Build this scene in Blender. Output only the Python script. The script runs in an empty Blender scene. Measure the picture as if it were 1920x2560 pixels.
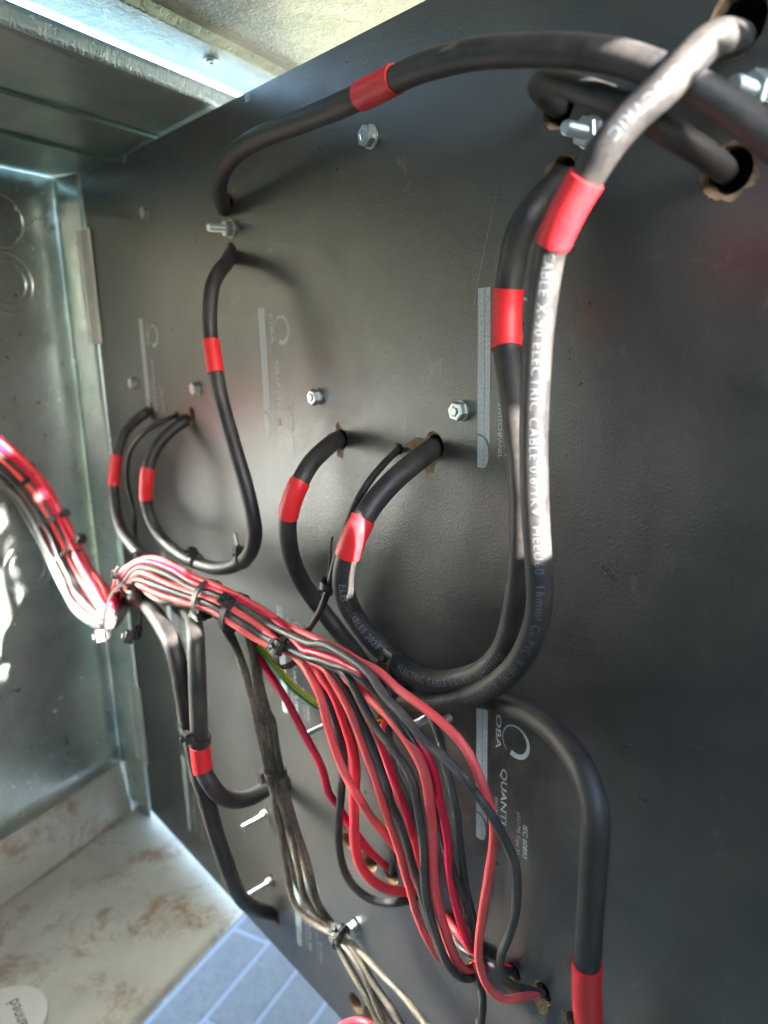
import bpy, bmesh, math, random
import numpy as np
from mathutils import Vector, Matrix, geometry, noise

MM = 0.001
sc = bpy.context.scene
COL = sc.collection
random.seed(7)

# ------------------------------------------------------------------ camera
FPX, HCAM = 1850.0, 260.0                       # focal length in photo pixels, distance to the panel in mm
VR = Vector((0.65061915, 0.75898048, -0.02536451))     # camera right in world
VD = Vector((0.15703215, -0.16714080, -0.97334724))    # camera down
VF = Vector((-0.742991, 0.62929531, -0.22792934))      # camera forward
cam = bpy.data.cameras.new('camera')
camo = bpy.data.objects.new('camera', cam); COL.objects.link(camo)
m = Matrix((VR, -VD, -VF)).transposed().to_4x4()
m.translation = Vector((0, -HCAM*MM, 0))
camo.matrix_world = m
cam.sensor_fit = 'VERTICAL'
cam.lens = 6.86
cam.sensor_height = 6.86*2560/FPX
cam.sensor_width = cam.sensor_height*0.75
cam.clip_start = 0.01; cam.clip_end = 200
cam.dof.use_dof = True
cam.dof.focus_distance = 0.345
cam.dof.aperture_fstop = 2.0
sc.camera = camo

# ------------------------------------------------------------------ sky, sun, exposure
SUN = Vector((0.93, 0.083, 0.36)).normalized()   # towards the sun
w = bpy.data.worlds.new('World'); sc.world = w; w.use_nodes = True
nt = w.node_tree; nt.nodes.clear()
sky = nt.nodes.new('ShaderNodeTexSky'); sky.sky_type = 'NISHITA'; sky.sun_disc = False
sky.sun_elevation = math.asin(SUN.z)
sky.sun_rotation = math.atan2(SUN.x, SUN.y)
sky.dust_density = 1.0; sky.air_density = 1.0
bg = nt.nodes.new('ShaderNodeBackground'); bg.inputs[1].default_value = 0.09
out = nt.nodes.new('ShaderNodeOutputWorld')
nt.links.new(sky.outputs[0], bg.inputs[0]); nt.links.new(bg.outputs[0], out.inputs[0])
sl = bpy.data.lights.new('sun', 'SUN'); sl.energy = 3.7; sl.angle = math.radians(0.6); sl.color = (1, 0.95, 0.88)
so = bpy.data.objects.new('sun', sl); COL.objects.link(so)
so.rotation_euler = (-SUN).to_track_quat('-Z', 'Y').to_euler(); so.location = (0.3, -0.3, 1)
vs = sc.view_settings
vs.view_transform = 'Standard'; vs.look = 'None'; vs.gamma = 1; vs.use_curve_mapping = False
vs.exposure = 4.5
sc.cycles.max_bounces = 10; sc.cycles.diffuse_bounces = 5; sc.cycles.glossy_bounces = 6
sc.cycles.sample_clamp_indirect = 6.0
sc.cycles.blur_glossy = 0.0

# ------------------------------------------------------------------ measured layout, millimetres (x along the panel, y into it, z up)
D = {
 'cables': {
  'T1': {'pts': [[-478.4,12.0,91.8],[-462.8,2.0,86.2],[-452.0,-6.0,85.7],[-427.8,-22.0,91.1],[-402.7,-32.0,96.4],[-371.2,-40.0,99.0],[-339.8,-45.0,98.7],[-312.4,-47.0,97.4],[-282.4,-49.0,96.1],[-255.4,-50.0,96.0],[-233.0,-51.0,96.5],[-213.1,-52.0,95.9],[-191.7,-51.0,93.7],[-172.4,-50.0,89.7],[-155.7,-48.0,85.4],[-141.0,-45.0,80.5],[-128.9,-42.0,74.3],[-118.6,-38.0,67.8],[-109.4,-35.0,60.7],[-102.9,-34.0,54.7],[-94.3,-34.0,47.3],[-86.3,-32.0,39.6],[-80.5,-24.0,32.9],[-78.5,-10.0,28.6],[-78.8,0.0,26.9],[-81.2,12.0,26.8]],'od': 10.11,'sleeves': [[239.0,261.5]]},
  'T2': {'pts': [[-201.9,10.0,88.4],[-196.0,0.0,87.0],[-193.0,-10.0,87.1],[-186.3,-24.0,87.1],[-173.2,-34.0,84.0],[-157.1,-38.0,76.4],[-144.9,-38.0,70.0],[-135.0,-34.0,63.2],[-127.1,-27.0,56.9],[-124.8,-15.0,53.2],[-126.9,-2.0,52.1],[-131.4,10.0,53.0]],'od': 8.51},
  'T3': {'pts': [[-130.7,12.0,94.5],[-124.3,-4.0,89.4],[-121.6,-14.0,87.1],[-119.3,-26.0,83.4],[-118.5,-37.0,78.0],[-119.4,-45.0,71.6],[-121.8,-51.0,65.7],[-126.2,-55.0,60.9],[-130.1,-58.0,56.3],[-133.7,-60.0,51.3],[-138.2,-60.0,46.0],[-145.6,-60.0,36.8],[-151.7,-59.0,27.9],[-154.1,-58.0,23.1],[-157.0,-57.0,10.3],[-159.3,-56.0,-4.5],[-160.7,-55.0,-20.0],[-161.6,-54.0,-36.1],[-161.0,-53.0,-61.1],[-160.7,-51.0,-79.1],[-161.1,-49.0,-92.6],[-163.3,-47.0,-103.2],[-169.1,-44.0,-116.2],[-177.7,-41.0,-129.6],[-191.2,-38.0,-143.9],[-208.1,-34.0,-157.0],[-228.3,-30.0,-169.2],[-252.3,-26.5,-179.6],[-274.3,-24.0,-184.4],[-301.2,-17.0,-185.7],[-324.1,-13.0,-177.6],[-337.4,-14.0,-168.7],[-344.4,-19.0,-157.3],[-347.1,-27.0,-143.1],[-346.1,-34.0,-130.6],[-341.5,-41.0,-115.0],[-336.6,-45.0,-102.4],[-332.2,-47.0,-92.6],[-328.1,-46.0,-82.0],[-325.1,-42.0,-72.1],[-327.6,-33.0,-64.2],[-332.9,-20.0,-59.0],[-342.2,-6.0,-56.8],[-357.5,10.0,-57.9]],'od': 10.04,'sleeves': [[102.3,123.6],[580.8,559.0]]},
  'T4': {'pts': [[-199.5,10.0,63.4],[-190.9,-5.0,57.4],[-188.5,-16.0,51.4],[-188.1,-24.0,45.2],[-192.0,-26.0,38.3],[-195.8,-25.0,29.9],[-198.2,-25.0,18.0],[-198.9,-25.0,7.5],[-197.0,-27.0,-5.0],[-192.7,-30.0,-14.0],[-184.0,-36.0,-31.0],[-177.2,-41.0,-47.5],[-176.7,-40.0,-65.8],[-178.6,-38.0,-86.4],[-182.3,-36.0,-104.6],[-187.7,-34.0,-122.4],[-194.7,-32.0,-134.3],[-205.9,-31.0,-146.1],[-224.7,-29.0,-157.5],[-240.9,-28.0,-163.6],[-259.5,-27.0,-165.7],[-272.2,-29.0,-160.4],[-278.8,-33.0,-153.2],[-282.7,-39.0,-142.9],[-283.1,-45.0,-132.0],[-274.9,-54.0,-118.6],[-272.0,-56.0,-108.7],[-268.7,-56.0,-99.6],[-265.1,-54.0,-89.7],[-262.8,-50.0,-81.3],[-262.1,-44.0,-74.7],[-260.7,-36.0,-67.7],[-260.6,-25.0,-61.5],[-263.1,-12.0,-57.3],[-268.0,0.0,-55.0],[-276.8,12.0,-55.0]],'od': 10.8,'sleeves': [[71.1,94.5],[417.1,397.2]]},
  'T5': {'pts': [[-341.5,8.0,-194.4],[-312.3,-5.0,-193.6],[-280.9,-11.0,-191.4],[-247.6,-16.0,-180.3],[-216.7,-20.0,-166.5],[-193.4,-27.0,-159.7],[-172.0,-38.0,-151.4],[-150.6,-50.0,-146.3],[-134.4,-60.0,-145.9],[-125.6,-65.0,-150.8],[-121.4,-68.0,-157.6],[-120.8,-69.0,-172.9],[-122.3,-67.0,-193.4],[-124.7,-64.0,-216.3],[-126.4,-61.0,-234.8],[-127.9,-57.0,-251.5],[-131.2,-48.0,-282.2],[-139.1,-30.0,-324.9],[-148.5,-10.0,-365.0],[-159.4,10.0,-398.5]],'od': 9.57,'sleeves': [[313.1,345.2]]},
  'T6': {'pts': [[-477.9,12.0,61.1],[-457.8,0.0,56.0],[-438.8,-14.0,49.2],[-429.5,-24.0,43.5],[-423.9,-33.0,33.9],[-420.7,-38.0,17.3],[-417.9,-40.0,1.9],[-410.7,-42.0,-17.4],[-405.0,-42.0,-37.8],[-392.2,-42.0,-66.5],[-385.6,-41.0,-84.8],[-382.0,-40.0,-101.9],[-384.7,-38.0,-115.2],[-397.2,-36.0,-130.5],[-420.1,-34.0,-142.8],[-444.9,-33.0,-150.5],[-468.4,-32.0,-153.9],[-497.5,-32.0,-154.4],[-524.3,-33.0,-149.4],[-539.4,-35.0,-140.0],[-545.4,-37.0,-127.9],[-545.7,-38.0,-116.6],[-542.6,-38.0,-103.6],[-541.5,-36.0,-92.0],[-543.7,-29.0,-79.8],[-544.4,-20.0,-70.6],[-543.0,-10.0,-62.8],[-543.4,0.0,-58.2],[-558.5,12.0,-57.6]],'od': 9.2,'sleeves': [[111.3,132.1],[456.7,431.9]]},
  'T7': {'pts': [[-634.3,10.0,-55.0],[-613.4,-2.0,-55.7],[-615.6,-12.0,-62.4],[-621.5,-20.0,-71.9],[-620.7,-26.0,-82.8],[-619.0,-30.0,-91.4],[-622.0,-32.0,-104.5],[-622.9,-34.0,-116.5],[-618.2,-36.0,-127.7],[-612.6,-38.0,-138.7],[-594.4,-42.0,-147.6],[-567.9,-47.0,-151.8],[-538.1,-52.0,-153.3],[-517.9,-52.0,-155.4],[-498.5,-46.0,-157.7],[-479.4,-40.0,-162.4]],'od': 8.51,'sleeves': [[72.1,98.8]]},
  'T8': {'pts': [[-577.6,-54.0,-189.1],[-534.0,-64.0,-178.5],[-505.8,-70.0,-175.3],[-473.2,-75.0,-172.8],[-446.1,-80.0,-172.3],[-420.9,-85.0,-174.3],[-404.4,-88.0,-178.5],[-399.7,-87.0,-196.8],[-405.3,-83.5,-222.1],[-404.7,-82.0,-244.1],[-399.9,-81.0,-267.1],[-399.4,-79.0,-279.6],[-399.5,-77.0,-292.6],[-401.4,-72.0,-317.5],[-403.1,-66.0,-342.8],[-414.2,-56.0,-371.5],[-429.6,-42.0,-402.6],[-449.2,-22.0,-434.4],[-460.6,-5.0,-455.3],[-480.7,12.0,-480.0]],'od': 11.17},
  'T9': {'pts': [[-483.1,-48.0,-183.9],[-448.8,-58.0,-176.3],[-417.6,-68.0,-170.3],[-402.8,-74.0,-169.5],[-389.7,-80.0,-172.3],[-383.0,-84.0,-190.7],[-382.1,-86.0,-219.6],[-383.7,-86.0,-237.3],[-384.6,-85.0,-255.3],[-379.3,-84.0,-260.8],[-380.2,-78.0,-272.5],[-384.2,-68.0,-283.2],[-392.4,-54.0,-293.2],[-402.8,-40.0,-301.7],[-419.0,-22.0,-313.0],[-430.4,-6.0,-322.4],[-447.9,10.0,-336.2]],'od': 10.67,'sleeves': [[167.9,186.0]]},
  'S1': {'pts': [[-302.6,9.0,-58.8],[-292.1,-2.0,-57.9],[-285.9,-12.0,-59.2],[-281.0,-25.0,-64.0],[-279.4,-34.0,-70.1],[-281.9,-39.0,-78.7],[-286.7,-41.0,-88.8],[-292.1,-42.0,-100.9],[-295.3,-44.0,-112.0],[-297.1,-46.0,-122.1],[-300.0,-48.0,-132.0],[-307.2,-48.0,-142.7],[-320.9,-46.0,-155.7],[-341.2,-42.0,-170.0],[-363.4,-38.0,-180.6]],'od': 3.76},
  'S2': {'pts': [[-576.8,9.0,-56.5],[-560.8,-2.0,-56.2],[-555.0,-14.0,-58.6],[-560.4,-24.0,-64.0],[-572.1,-29.0,-72.0],[-587.2,-31.0,-83.8],[-596.4,-31.0,-96.6],[-604.6,-29.0,-112.1],[-605.2,-27.0,-127.9],[-601.8,-27.0,-141.3],[-591.6,-32.0,-152.1],[-562.0,-42.0,-156.0],[-527.3,-48.0,-155.7]],'od': 4.28},
 },
 'wires': {
  'd1': {'col': 'red','pts': [[-659.1,-189.5,-26.5],[-673.2,-155.9,-40.3],[-677.4,-124.6,-59.2],[-671.2,-111.4,-69.6],[-675.9,-98.7,-84.6],[-685.1,-86.0,-99.9],[-690.6,-72.7,-120.1],[-689.3,-63.4,-141.7],[-675.0,-60.0,-162.8],[-652.4,-58.6,-180.8],[-613.6,-63.8,-187.7],[-555.3,-74.8,-184.3],[-497.9,-92.1,-178.2],[-552.4,-69.5,-188.0],[-501.2,-75.6,-155.7],[-471.0,-68.1,-142.5],[-434.4,-65.1,-142.5],[-407.0,-64.7,-144.3],[-387.1,-60.6,-144.9],[-370.8,-57.5,-147.2],[-356.4,-52.8,-151.1],[-344.1,-48.0,-157.0],[-289.1,-56.0,-150.6],[-273.8,-56.0,-150.5],[-261.9,-56.0,-151.7],[-252.8,-56.7,-150.8],[-243.3,-57.3,-151.6],[-232.5,-58.0,-154.2],[-222.9,-58.0,-155.9],[-212.1,-58.0,-157.6],[-201.2,-58.0,-160.5],[-193.4,-57.3,-164.8],[-187.9,-56.7,-170.5],[-183.8,-56.0,-177.8],[-180.7,-54.3,-188.3],[-179.5,-52.7,-195.9],[-180.4,-51.0,-204.9],[-183.2,-49.3,-217.9],[-187.0,-47.7,-235.7],[-191.2,-46.0,-254.5],[-194.7,-44.3,-272.0],[-196.6,-42.0,-286.1],[-195.6,-39.5,-297.8],[-192.6,-36.7,-304.9],[-187.8,-33.3,-307.7],[-181.8,-30.0,-304.3],[-186.4,-14.0,-317.3],[-192.1,0.0,-330.1],[-197.1,10.0,-341.0]],'od': 4.08},
  'd2': {'col': 'black','pts': [[-652.7,-188.1,-34.1],[-667.5,-154.7,-46.4],[-670.8,-127.2,-63.3],[-664.2,-116.4,-75.0],[-671.0,-103.2,-90.4],[-680.5,-88.5,-104.8],[-685.0,-77.5,-123.5],[-683.5,-71.7,-142.8],[-672.6,-67.5,-160.1],[-651.2,-66.2,-175.1],[-614.2,-71.1,-182.1],[-557.4,-83.2,-181.5],[-493.2,-93.3,-179.4],[-546.6,-69.2,-189.0],[-499.1,-77.3,-160.9],[-469.9,-77.1,-145.5],[-435.2,-74.1,-143.1],[-406.9,-71.9,-145.9],[-384.9,-69.0,-144.9],[-368.5,-63.9,-147.4],[-354.1,-60.2,-151.0],[-342.5,-55.7,-156.4],[-303.7,-58.0,-154.0],[-290.3,-58.8,-150.1],[-280.1,-59.6,-148.8],[-268.0,-60.4,-148.8],[-255.9,-61.2,-149.5],[-245.0,-62.0,-151.8],[-236.8,-63.0,-157.0],[-226.5,-63.5,-160.0],[-216.6,-64.0,-164.0],[-208.1,-63.5,-168.7],[-199.9,-63.0,-170.9],[-192.0,-62.5,-173.7],[-185.6,-62.0,-176.5],[-186.2,-58.5,-182.3],[-181.2,-56.9,-187.3],[-177.2,-55.1,-193.6],[-173.7,-52.8,-201.6],[-170.4,-50.5,-210.6],[-169.7,-48.8,-220.2],[-170.9,-47.2,-231.7],[-173.1,-45.5,-244.3],[-178.4,-43.2,-259.8],[-184.2,-40.9,-274.7],[-188.3,-36.3,-288.7],[-189.2,-30.2,-300.6],[-186.7,-24.0,-306.6],[-188.0,-12.0,-317.7],[-191.1,-0.0,-330.1],[-196.1,10.0,-341.6]],'od': 4.08},
  'd3': {'col': 'red','pts': [[-653.5,-187.6,-29.6],[-668.8,-155.1,-44.1],[-671.7,-125.3,-60.6],[-665.3,-112.7,-72.1],[-671.1,-99.5,-87.4],[-681.6,-86.0,-103.1],[-684.9,-74.9,-120.9],[-684.5,-67.0,-140.8],[-672.5,-62.8,-159.8],[-650.8,-63.2,-175.5],[-613.2,-67.8,-181.4],[-556.7,-80.8,-181.2],[-494.3,-92.9,-178.0],[-549.3,-69.4,-187.6],[-499.3,-78.1,-157.4],[-470.2,-75.1,-141.8],[-435.2,-71.1,-140.3],[-406.7,-70.8,-142.1],[-385.6,-66.0,-143.1],[-370.0,-62.7,-145.5],[-355.0,-57.8,-150.7],[-343.0,-52.0,-154.7],[-304.7,-60.0,-157.5],[-297.6,-60.0,-156.3],[-284.8,-60.0,-154.8],[-272.7,-60.0,-153.5],[-262.8,-60.0,-153.7],[-253.9,-60.0,-153.6],[-252.3,-56.7,-158.7],[-246.1,-55.3,-163.1],[-240.9,-54.0,-168.4],[-234.1,-52.7,-174.9],[-227.2,-51.6,-180.5],[-222.6,-50.7,-185.0],[-219.6,-49.8,-190.8],[-217.5,-48.9,-197.0],[-216.2,-48.0,-207.3],[-219.7,-43.0,-217.2],[-220.3,-40.0,-228.4],[-221.7,-37.0,-241.1],[-224.2,-34.0,-254.8],[-225.3,-31.5,-266.9],[-225.2,-29.0,-278.5],[-223.8,-26.5,-292.1],[-221.9,-24.0,-302.9],[-227.9,-12.0,-322.0],[-234.5,0.0,-338.4],[-241.8,10.0,-351.2]],'od': 4.08},
  'd4': {'col': 'black','pts': [[-652.2,-191.6,-41.3],[-666.8,-158.4,-54.0],[-670.2,-133.7,-69.6],[-665.6,-122.0,-81.0],[-671.1,-107.6,-94.7],[-681.0,-95.7,-109.3],[-685.9,-84.6,-126.2],[-685.0,-76.7,-143.5],[-673.6,-73.8,-163.3],[-652.8,-73.8,-178.0],[-615.7,-78.6,-185.2],[-559.0,-90.2,-184.7],[-492.4,-95.1,-183.2],[-545.6,-66.0,-193.1],[-495.5,-75.3,-164.7],[-468.4,-80.0,-153.2],[-434.1,-79.1,-150.5],[-406.1,-74.9,-150.3],[-384.6,-72.3,-150.0],[-370.4,-68.8,-152.7],[-353.9,-64.5,-157.3],[-342.6,-59.8,-162.3],[-306.8,-60.0,-161.2],[-297.9,-60.0,-160.4],[-289.2,-60.0,-158.5],[-276.9,-60.0,-157.4],[-265.1,-60.0,-155.2],[-254.0,-60.0,-155.7],[-250.5,-58.2,-160.3],[-245.5,-57.3,-164.0],[-241.5,-56.4,-168.1],[-235.8,-55.6,-171.7],[-230.3,-54.7,-176.8],[-224.9,-53.8,-183.5],[-222.0,-52.9,-191.1],[-218.3,-52.0,-199.1],[-221.4,-48.0,-208.9],[-223.1,-43.7,-220.2],[-225.1,-39.4,-230.5],[-225.0,-35.1,-244.8],[-223.3,-30.9,-261.0],[-222.5,-26.6,-273.0],[-221.7,-23.1,-284.9],[-219.6,-21.0,-295.3],[-219.3,-18.9,-307.1],[-219.4,-18.4,-316.4],[-217.5,-19.1,-323.6],[-214.7,-19.9,-331.9],[-212.7,-21.1,-340.5],[-213.1,-22.6,-352.7],[-213.1,-24.0,-362.8],[-207.1,-22.0,-412.8],[-204.1,-16.0,-482.8],[-205.1,-12.0,-562.8]],'od': 4.08},
  'd5': {'col': 'black','pts': [[-657.8,-192.2,-33.5],[-672.4,-157.7,-48.2],[-676.8,-129.3,-65.0],[-670.4,-117.7,-75.8],[-675.0,-105.4,-88.6],[-686.8,-91.2,-105.1],[-689.7,-79.7,-123.3],[-688.8,-71.9,-144.1],[-677.2,-67.1,-164.2],[-652.7,-65.4,-180.4],[-614.0,-71.7,-188.9],[-556.8,-83.6,-186.8],[-497.0,-93.5,-182.2],[-549.1,-66.3,-191.4],[-498.0,-73.3,-160.9],[-469.3,-72.2,-150.9],[-434.5,-71.5,-148.8],[-407.3,-69.2,-149.9],[-386.3,-66.4,-149.6],[-370.6,-62.9,-152.1],[-356.4,-58.7,-156.1],[-344.7,-53.0,-161.7],[-308.3,-56.0,-163.7],[-295.1,-56.0,-163.2],[-282.5,-56.0,-161.7],[-276.4,-56.0,-161.9],[-270.5,-56.4,-163.3],[-264.5,-56.9,-168.1],[-259.4,-57.3,-172.5],[-254.4,-57.8,-176.1],[-248.1,-58.0,-181.1],[-239.5,-58.0,-185.0],[-231.9,-58.0,-189.2],[-226.3,-58.0,-193.4],[-222.3,-58.0,-198.9],[-222.4,-56.2,-210.1],[-221.7,-54.4,-224.3],[-222.5,-52.6,-239.0],[-224.9,-50.4,-253.6],[-225.9,-48.0,-267.9],[-224.8,-45.6,-281.2],[-223.4,-42.8,-293.0],[-223.1,-39.2,-304.6],[-221.6,-35.6,-312.9],[-218.9,-32.0,-318.7],[-224.9,-18.0,-334.1],[-232.1,-5.0,-345.4],[-241.1,8.0,-358.4]],'od': 4.08},
  'd6': {'col': 'red','pts': [[-658.3,-189.6,-31.3],[-672.7,-157.0,-44.2],[-676.2,-126.8,-61.0],[-671.3,-114.6,-72.6],[-675.4,-101.6,-85.8],[-685.7,-87.8,-103.1],[-689.1,-75.3,-122.0],[-688.4,-68.2,-142.1],[-675.6,-63.1,-163.6],[-653.3,-62.7,-180.0],[-614.2,-67.6,-187.7],[-556.8,-79.3,-186.6],[-495.9,-92.5,-180.0],[-550.2,-70.3,-189.8],[-499.5,-75.2,-157.7],[-471.2,-70.6,-145.6],[-436.6,-69.0,-145.4],[-407.0,-67.3,-146.4],[-386.7,-64.5,-146.7],[-372.2,-61.5,-150.8],[-356.2,-56.3,-152.8],[-345.0,-51.3,-159.1],[-314.2,-52.0,-164.6],[-300.8,-52.0,-164.2],[-283.9,-52.0,-164.0],[-276.1,-53.0,-167.1],[-265.9,-53.4,-168.2],[-256.2,-53.9,-170.5],[-246.7,-54.3,-172.4],[-237.7,-54.8,-175.5],[-230.0,-55.0,-179.7],[-223.6,-55.0,-184.8],[-219.0,-55.0,-190.7],[-216.7,-55.0,-196.9],[-215.6,-55.0,-203.8],[-217.5,-52.4,-211.6],[-219.2,-49.8,-230.7],[-221.9,-47.0,-249.6],[-223.4,-44.0,-267.0],[-222.4,-41.0,-280.6],[-222.4,-37.0,-295.1],[-222.8,-32.5,-307.9],[-222.2,-28.0,-318.0],[-227.8,-16.0,-332.4],[-235.0,-3.0,-343.1],[-242.8,8.0,-354.1]],'od': 4.94},
  'd7': {'col': 'black','pts': [[-657.7,-194.3,-42.6],[-673.0,-163.0,-55.5],[-675.6,-133.4,-70.8],[-671.8,-123.0,-82.4],[-676.4,-111.1,-94.1],[-686.3,-98.4,-109.5],[-692.7,-85.9,-127.3],[-690.9,-78.6,-146.0],[-678.3,-74.6,-167.7],[-654.6,-74.9,-183.9],[-616.2,-78.7,-192.0],[-557.6,-88.5,-192.3],[-494.7,-93.0,-186.9],[-547.2,-64.6,-194.0],[-495.9,-70.6,-165.7],[-468.6,-75.8,-158.6],[-435.2,-75.8,-156.9],[-406.5,-72.4,-156.7],[-386.4,-70.2,-156.0],[-372.5,-67.6,-158.0],[-357.0,-63.9,-161.2],[-345.3,-57.9,-166.4],[-311.5,-54.0,-166.5],[-298.0,-54.0,-163.7],[-291.9,-54.0,-163.2],[-285.8,-54.0,-165.5],[-280.0,-54.0,-170.1],[-273.4,-54.0,-176.4],[-266.1,-54.0,-184.8],[-260.4,-53.5,-191.9],[-255.8,-53.0,-200.0],[-252.1,-52.5,-207.8],[-248.4,-52.0,-215.6],[-250.1,-48.7,-226.1],[-246.5,-46.3,-236.9],[-243.5,-44.0,-249.8],[-242.4,-41.3,-263.3],[-241.1,-38.7,-274.3],[-240.4,-36.0,-285.9],[-239.9,-32.0,-302.2],[-239.8,-28.0,-313.8],[-240.6,-24.0,-325.3],[-250.5,-8.0,-351.7],[-248.3,-2.0,-359.0],[-253.2,8.0,-370.4]],'od': 4.08},
  'd8': {'col': 'red','pts': [[-654.6,-192.9,-43.0],[-669.0,-161.0,-56.5],[-672.5,-134.8,-72.8],[-667.2,-123.4,-82.8],[-672.1,-110.7,-96.0],[-684.0,-97.5,-111.2],[-689.2,-88.5,-128.3],[-686.8,-80.2,-146.5],[-675.6,-76.4,-165.5],[-653.3,-77.0,-180.3],[-616.3,-82.2,-188.8],[-558.5,-92.2,-188.6],[-492.5,-95.3,-187.0],[-545.2,-64.2,-193.9],[-494.2,-72.7,-166.5],[-467.7,-80.1,-157.2],[-434.8,-79.9,-155.3],[-406.0,-76.3,-154.1],[-384.7,-71.8,-153.6],[-370.6,-69.8,-156.1],[-356.0,-66.3,-160.5],[-344.0,-60.6,-165.7],[-310.3,-56.0,-165.5],[-302.3,-56.0,-165.6],[-294.0,-56.0,-164.6],[-288.6,-56.2,-166.4],[-282.8,-56.5,-170.3],[-274.8,-56.8,-176.6],[-268.0,-57.0,-183.1],[-263.7,-56.2,-192.2],[-259.4,-55.5,-201.9],[-255.1,-54.8,-210.9],[-250.9,-54.0,-222.0],[-253.7,-46.0,-243.5],[-251.7,-43.0,-256.7],[-251.0,-40.0,-270.9],[-250.1,-37.0,-284.4],[-250.3,-33.0,-299.5],[-249.7,-28.5,-313.8],[-248.5,-24.0,-325.2],[-257.9,-10.0,-348.2],[-263.3,0.0,-362.8],[-268.9,8.0,-373.7]],'od': 4.08},
  'd9': {'col': 'red','pts': [[-653.3,-190.1,-37.5],[-668.3,-158.2,-49.3],[-671.1,-130.2,-66.5],[-666.5,-118.1,-78.3],[-671.5,-106.0,-92.1],[-681.9,-91.5,-109.5],[-685.2,-81.8,-124.6],[-684.5,-74.5,-143.5],[-673.3,-70.1,-162.2],[-651.7,-70.0,-178.1],[-614.2,-74.8,-185.9],[-558.2,-85.1,-183.1],[-493.6,-95.1,-182.0],[-545.9,-67.0,-191.0],[-497.6,-75.7,-163.0],[-469.2,-77.7,-148.8],[-434.8,-76.0,-148.2],[-405.7,-72.7,-148.3],[-387.1,-70.3,-148.1],[-369.0,-66.3,-150.1],[-354.5,-61.6,-155.5],[-343.3,-58.1,-160.2],[-312.9,-58.0,-166.3],[-304.9,-58.7,-168.9],[-298.2,-59.3,-173.0],[-292.0,-60.0,-178.2],[-289.3,-60.0,-182.3],[-287.4,-59.6,-191.2],[-283.4,-59.2,-201.4],[-278.4,-58.8,-211.1],[-272.3,-58.4,-219.6],[-263.3,-58.0,-226.4],[-269.1,-46.8,-244.9],[-266.2,-39.6,-257.4],[-264.7,-32.0,-270.8],[-265.7,-24.0,-284.8],[-270.0,-16.0,-299.2],[-282.7,-2.0,-320.8],[-294.2,10.0,-337.3]],'od': 4.56},
  'd10': {'col': 'black','pts': [[-662.1,-191.3,-29.4],[-676.8,-157.2,-40.5],[-680.8,-124.2,-59.0],[-675.6,-112.2,-71.4],[-680.3,-100.7,-83.9],[-689.6,-87.4,-100.5],[-693.9,-73.7,-120.4],[-692.6,-65.1,-142.9],[-680.1,-58.8,-165.6],[-653.1,-59.2,-184.0],[-612.5,-65.1,-190.5],[-555.4,-74.4,-188.9],[-500.7,-91.0,-180.9],[-553.8,-68.8,-189.0],[-500.7,-72.5,-155.8],[-470.6,-65.5,-145.5],[-436.3,-63.0,-147.1],[-407.5,-62.5,-147.9],[-387.9,-59.5,-146.9],[-372.1,-56.3,-151.0],[-359.2,-51.8,-154.0],[-345.2,-46.2,-160.6],[-322.6,-48.0,-173.8],[-316.4,-46.0,-177.0],[-310.5,-46.0,-185.2],[-304.7,-46.0,-190.3],[-299.7,-46.0,-197.0],[-295.5,-46.0,-206.8],[-293.2,-45.7,-216.1],[-293.5,-45.1,-226.7],[-296.7,-44.6,-238.9],[-299.3,-44.0,-251.0],[-304.6,-41.7,-265.5],[-308.1,-40.4,-285.3],[-309.8,-37.1,-304.7],[-306.3,-32.9,-318.0],[-297.8,-28.3,-323.9],[-287.9,-23.1,-324.0],[-279.5,-18.0,-321.1],[-284.9,-4.0,-330.7],[-295.0,10.0,-343.7]],'od': 4.94},
  'd11': {'col': 'red','pts': [[-657.8,-192.2,-39.4],[-672.2,-159.7,-51.1],[-675.4,-132.0,-68.5],[-672.3,-120.6,-79.3],[-676.4,-108.1,-91.5],[-687.1,-95.7,-107.5],[-691.0,-83.6,-125.6],[-689.1,-74.4,-144.9],[-677.1,-70.4,-166.0],[-653.6,-70.7,-182.6],[-615.4,-75.4,-189.6],[-557.9,-84.6,-190.1],[-496.2,-93.0,-184.7],[-548.8,-65.4,-194.3],[-497.2,-72.5,-162.9],[-468.5,-73.5,-153.3],[-434.2,-72.6,-152.6],[-406.0,-71.2,-152.5],[-385.7,-67.3,-153.2],[-371.9,-64.3,-154.5],[-356.4,-61.7,-159.7],[-344.7,-56.4,-164.3],[-319.5,-50.0,-170.9],[-310.6,-48.0,-173.8],[-304.5,-48.0,-178.8],[-300.0,-47.4,-181.3],[-294.7,-46.9,-187.6],[-290.7,-46.3,-196.2],[-286.7,-45.7,-205.4],[-283.9,-45.1,-215.8],[-284.0,-44.6,-226.9],[-287.0,-44.0,-244.8],[-291.6,-40.5,-257.5],[-295.6,-38.0,-279.6],[-296.9,-34.0,-296.8],[-292.0,-30.0,-306.8],[-286.5,-24.0,-312.7],[-279.3,-18.0,-313.8],[-284.8,-4.0,-325.5],[-294.2,10.0,-339.0]],'od': 5.7},
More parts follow.
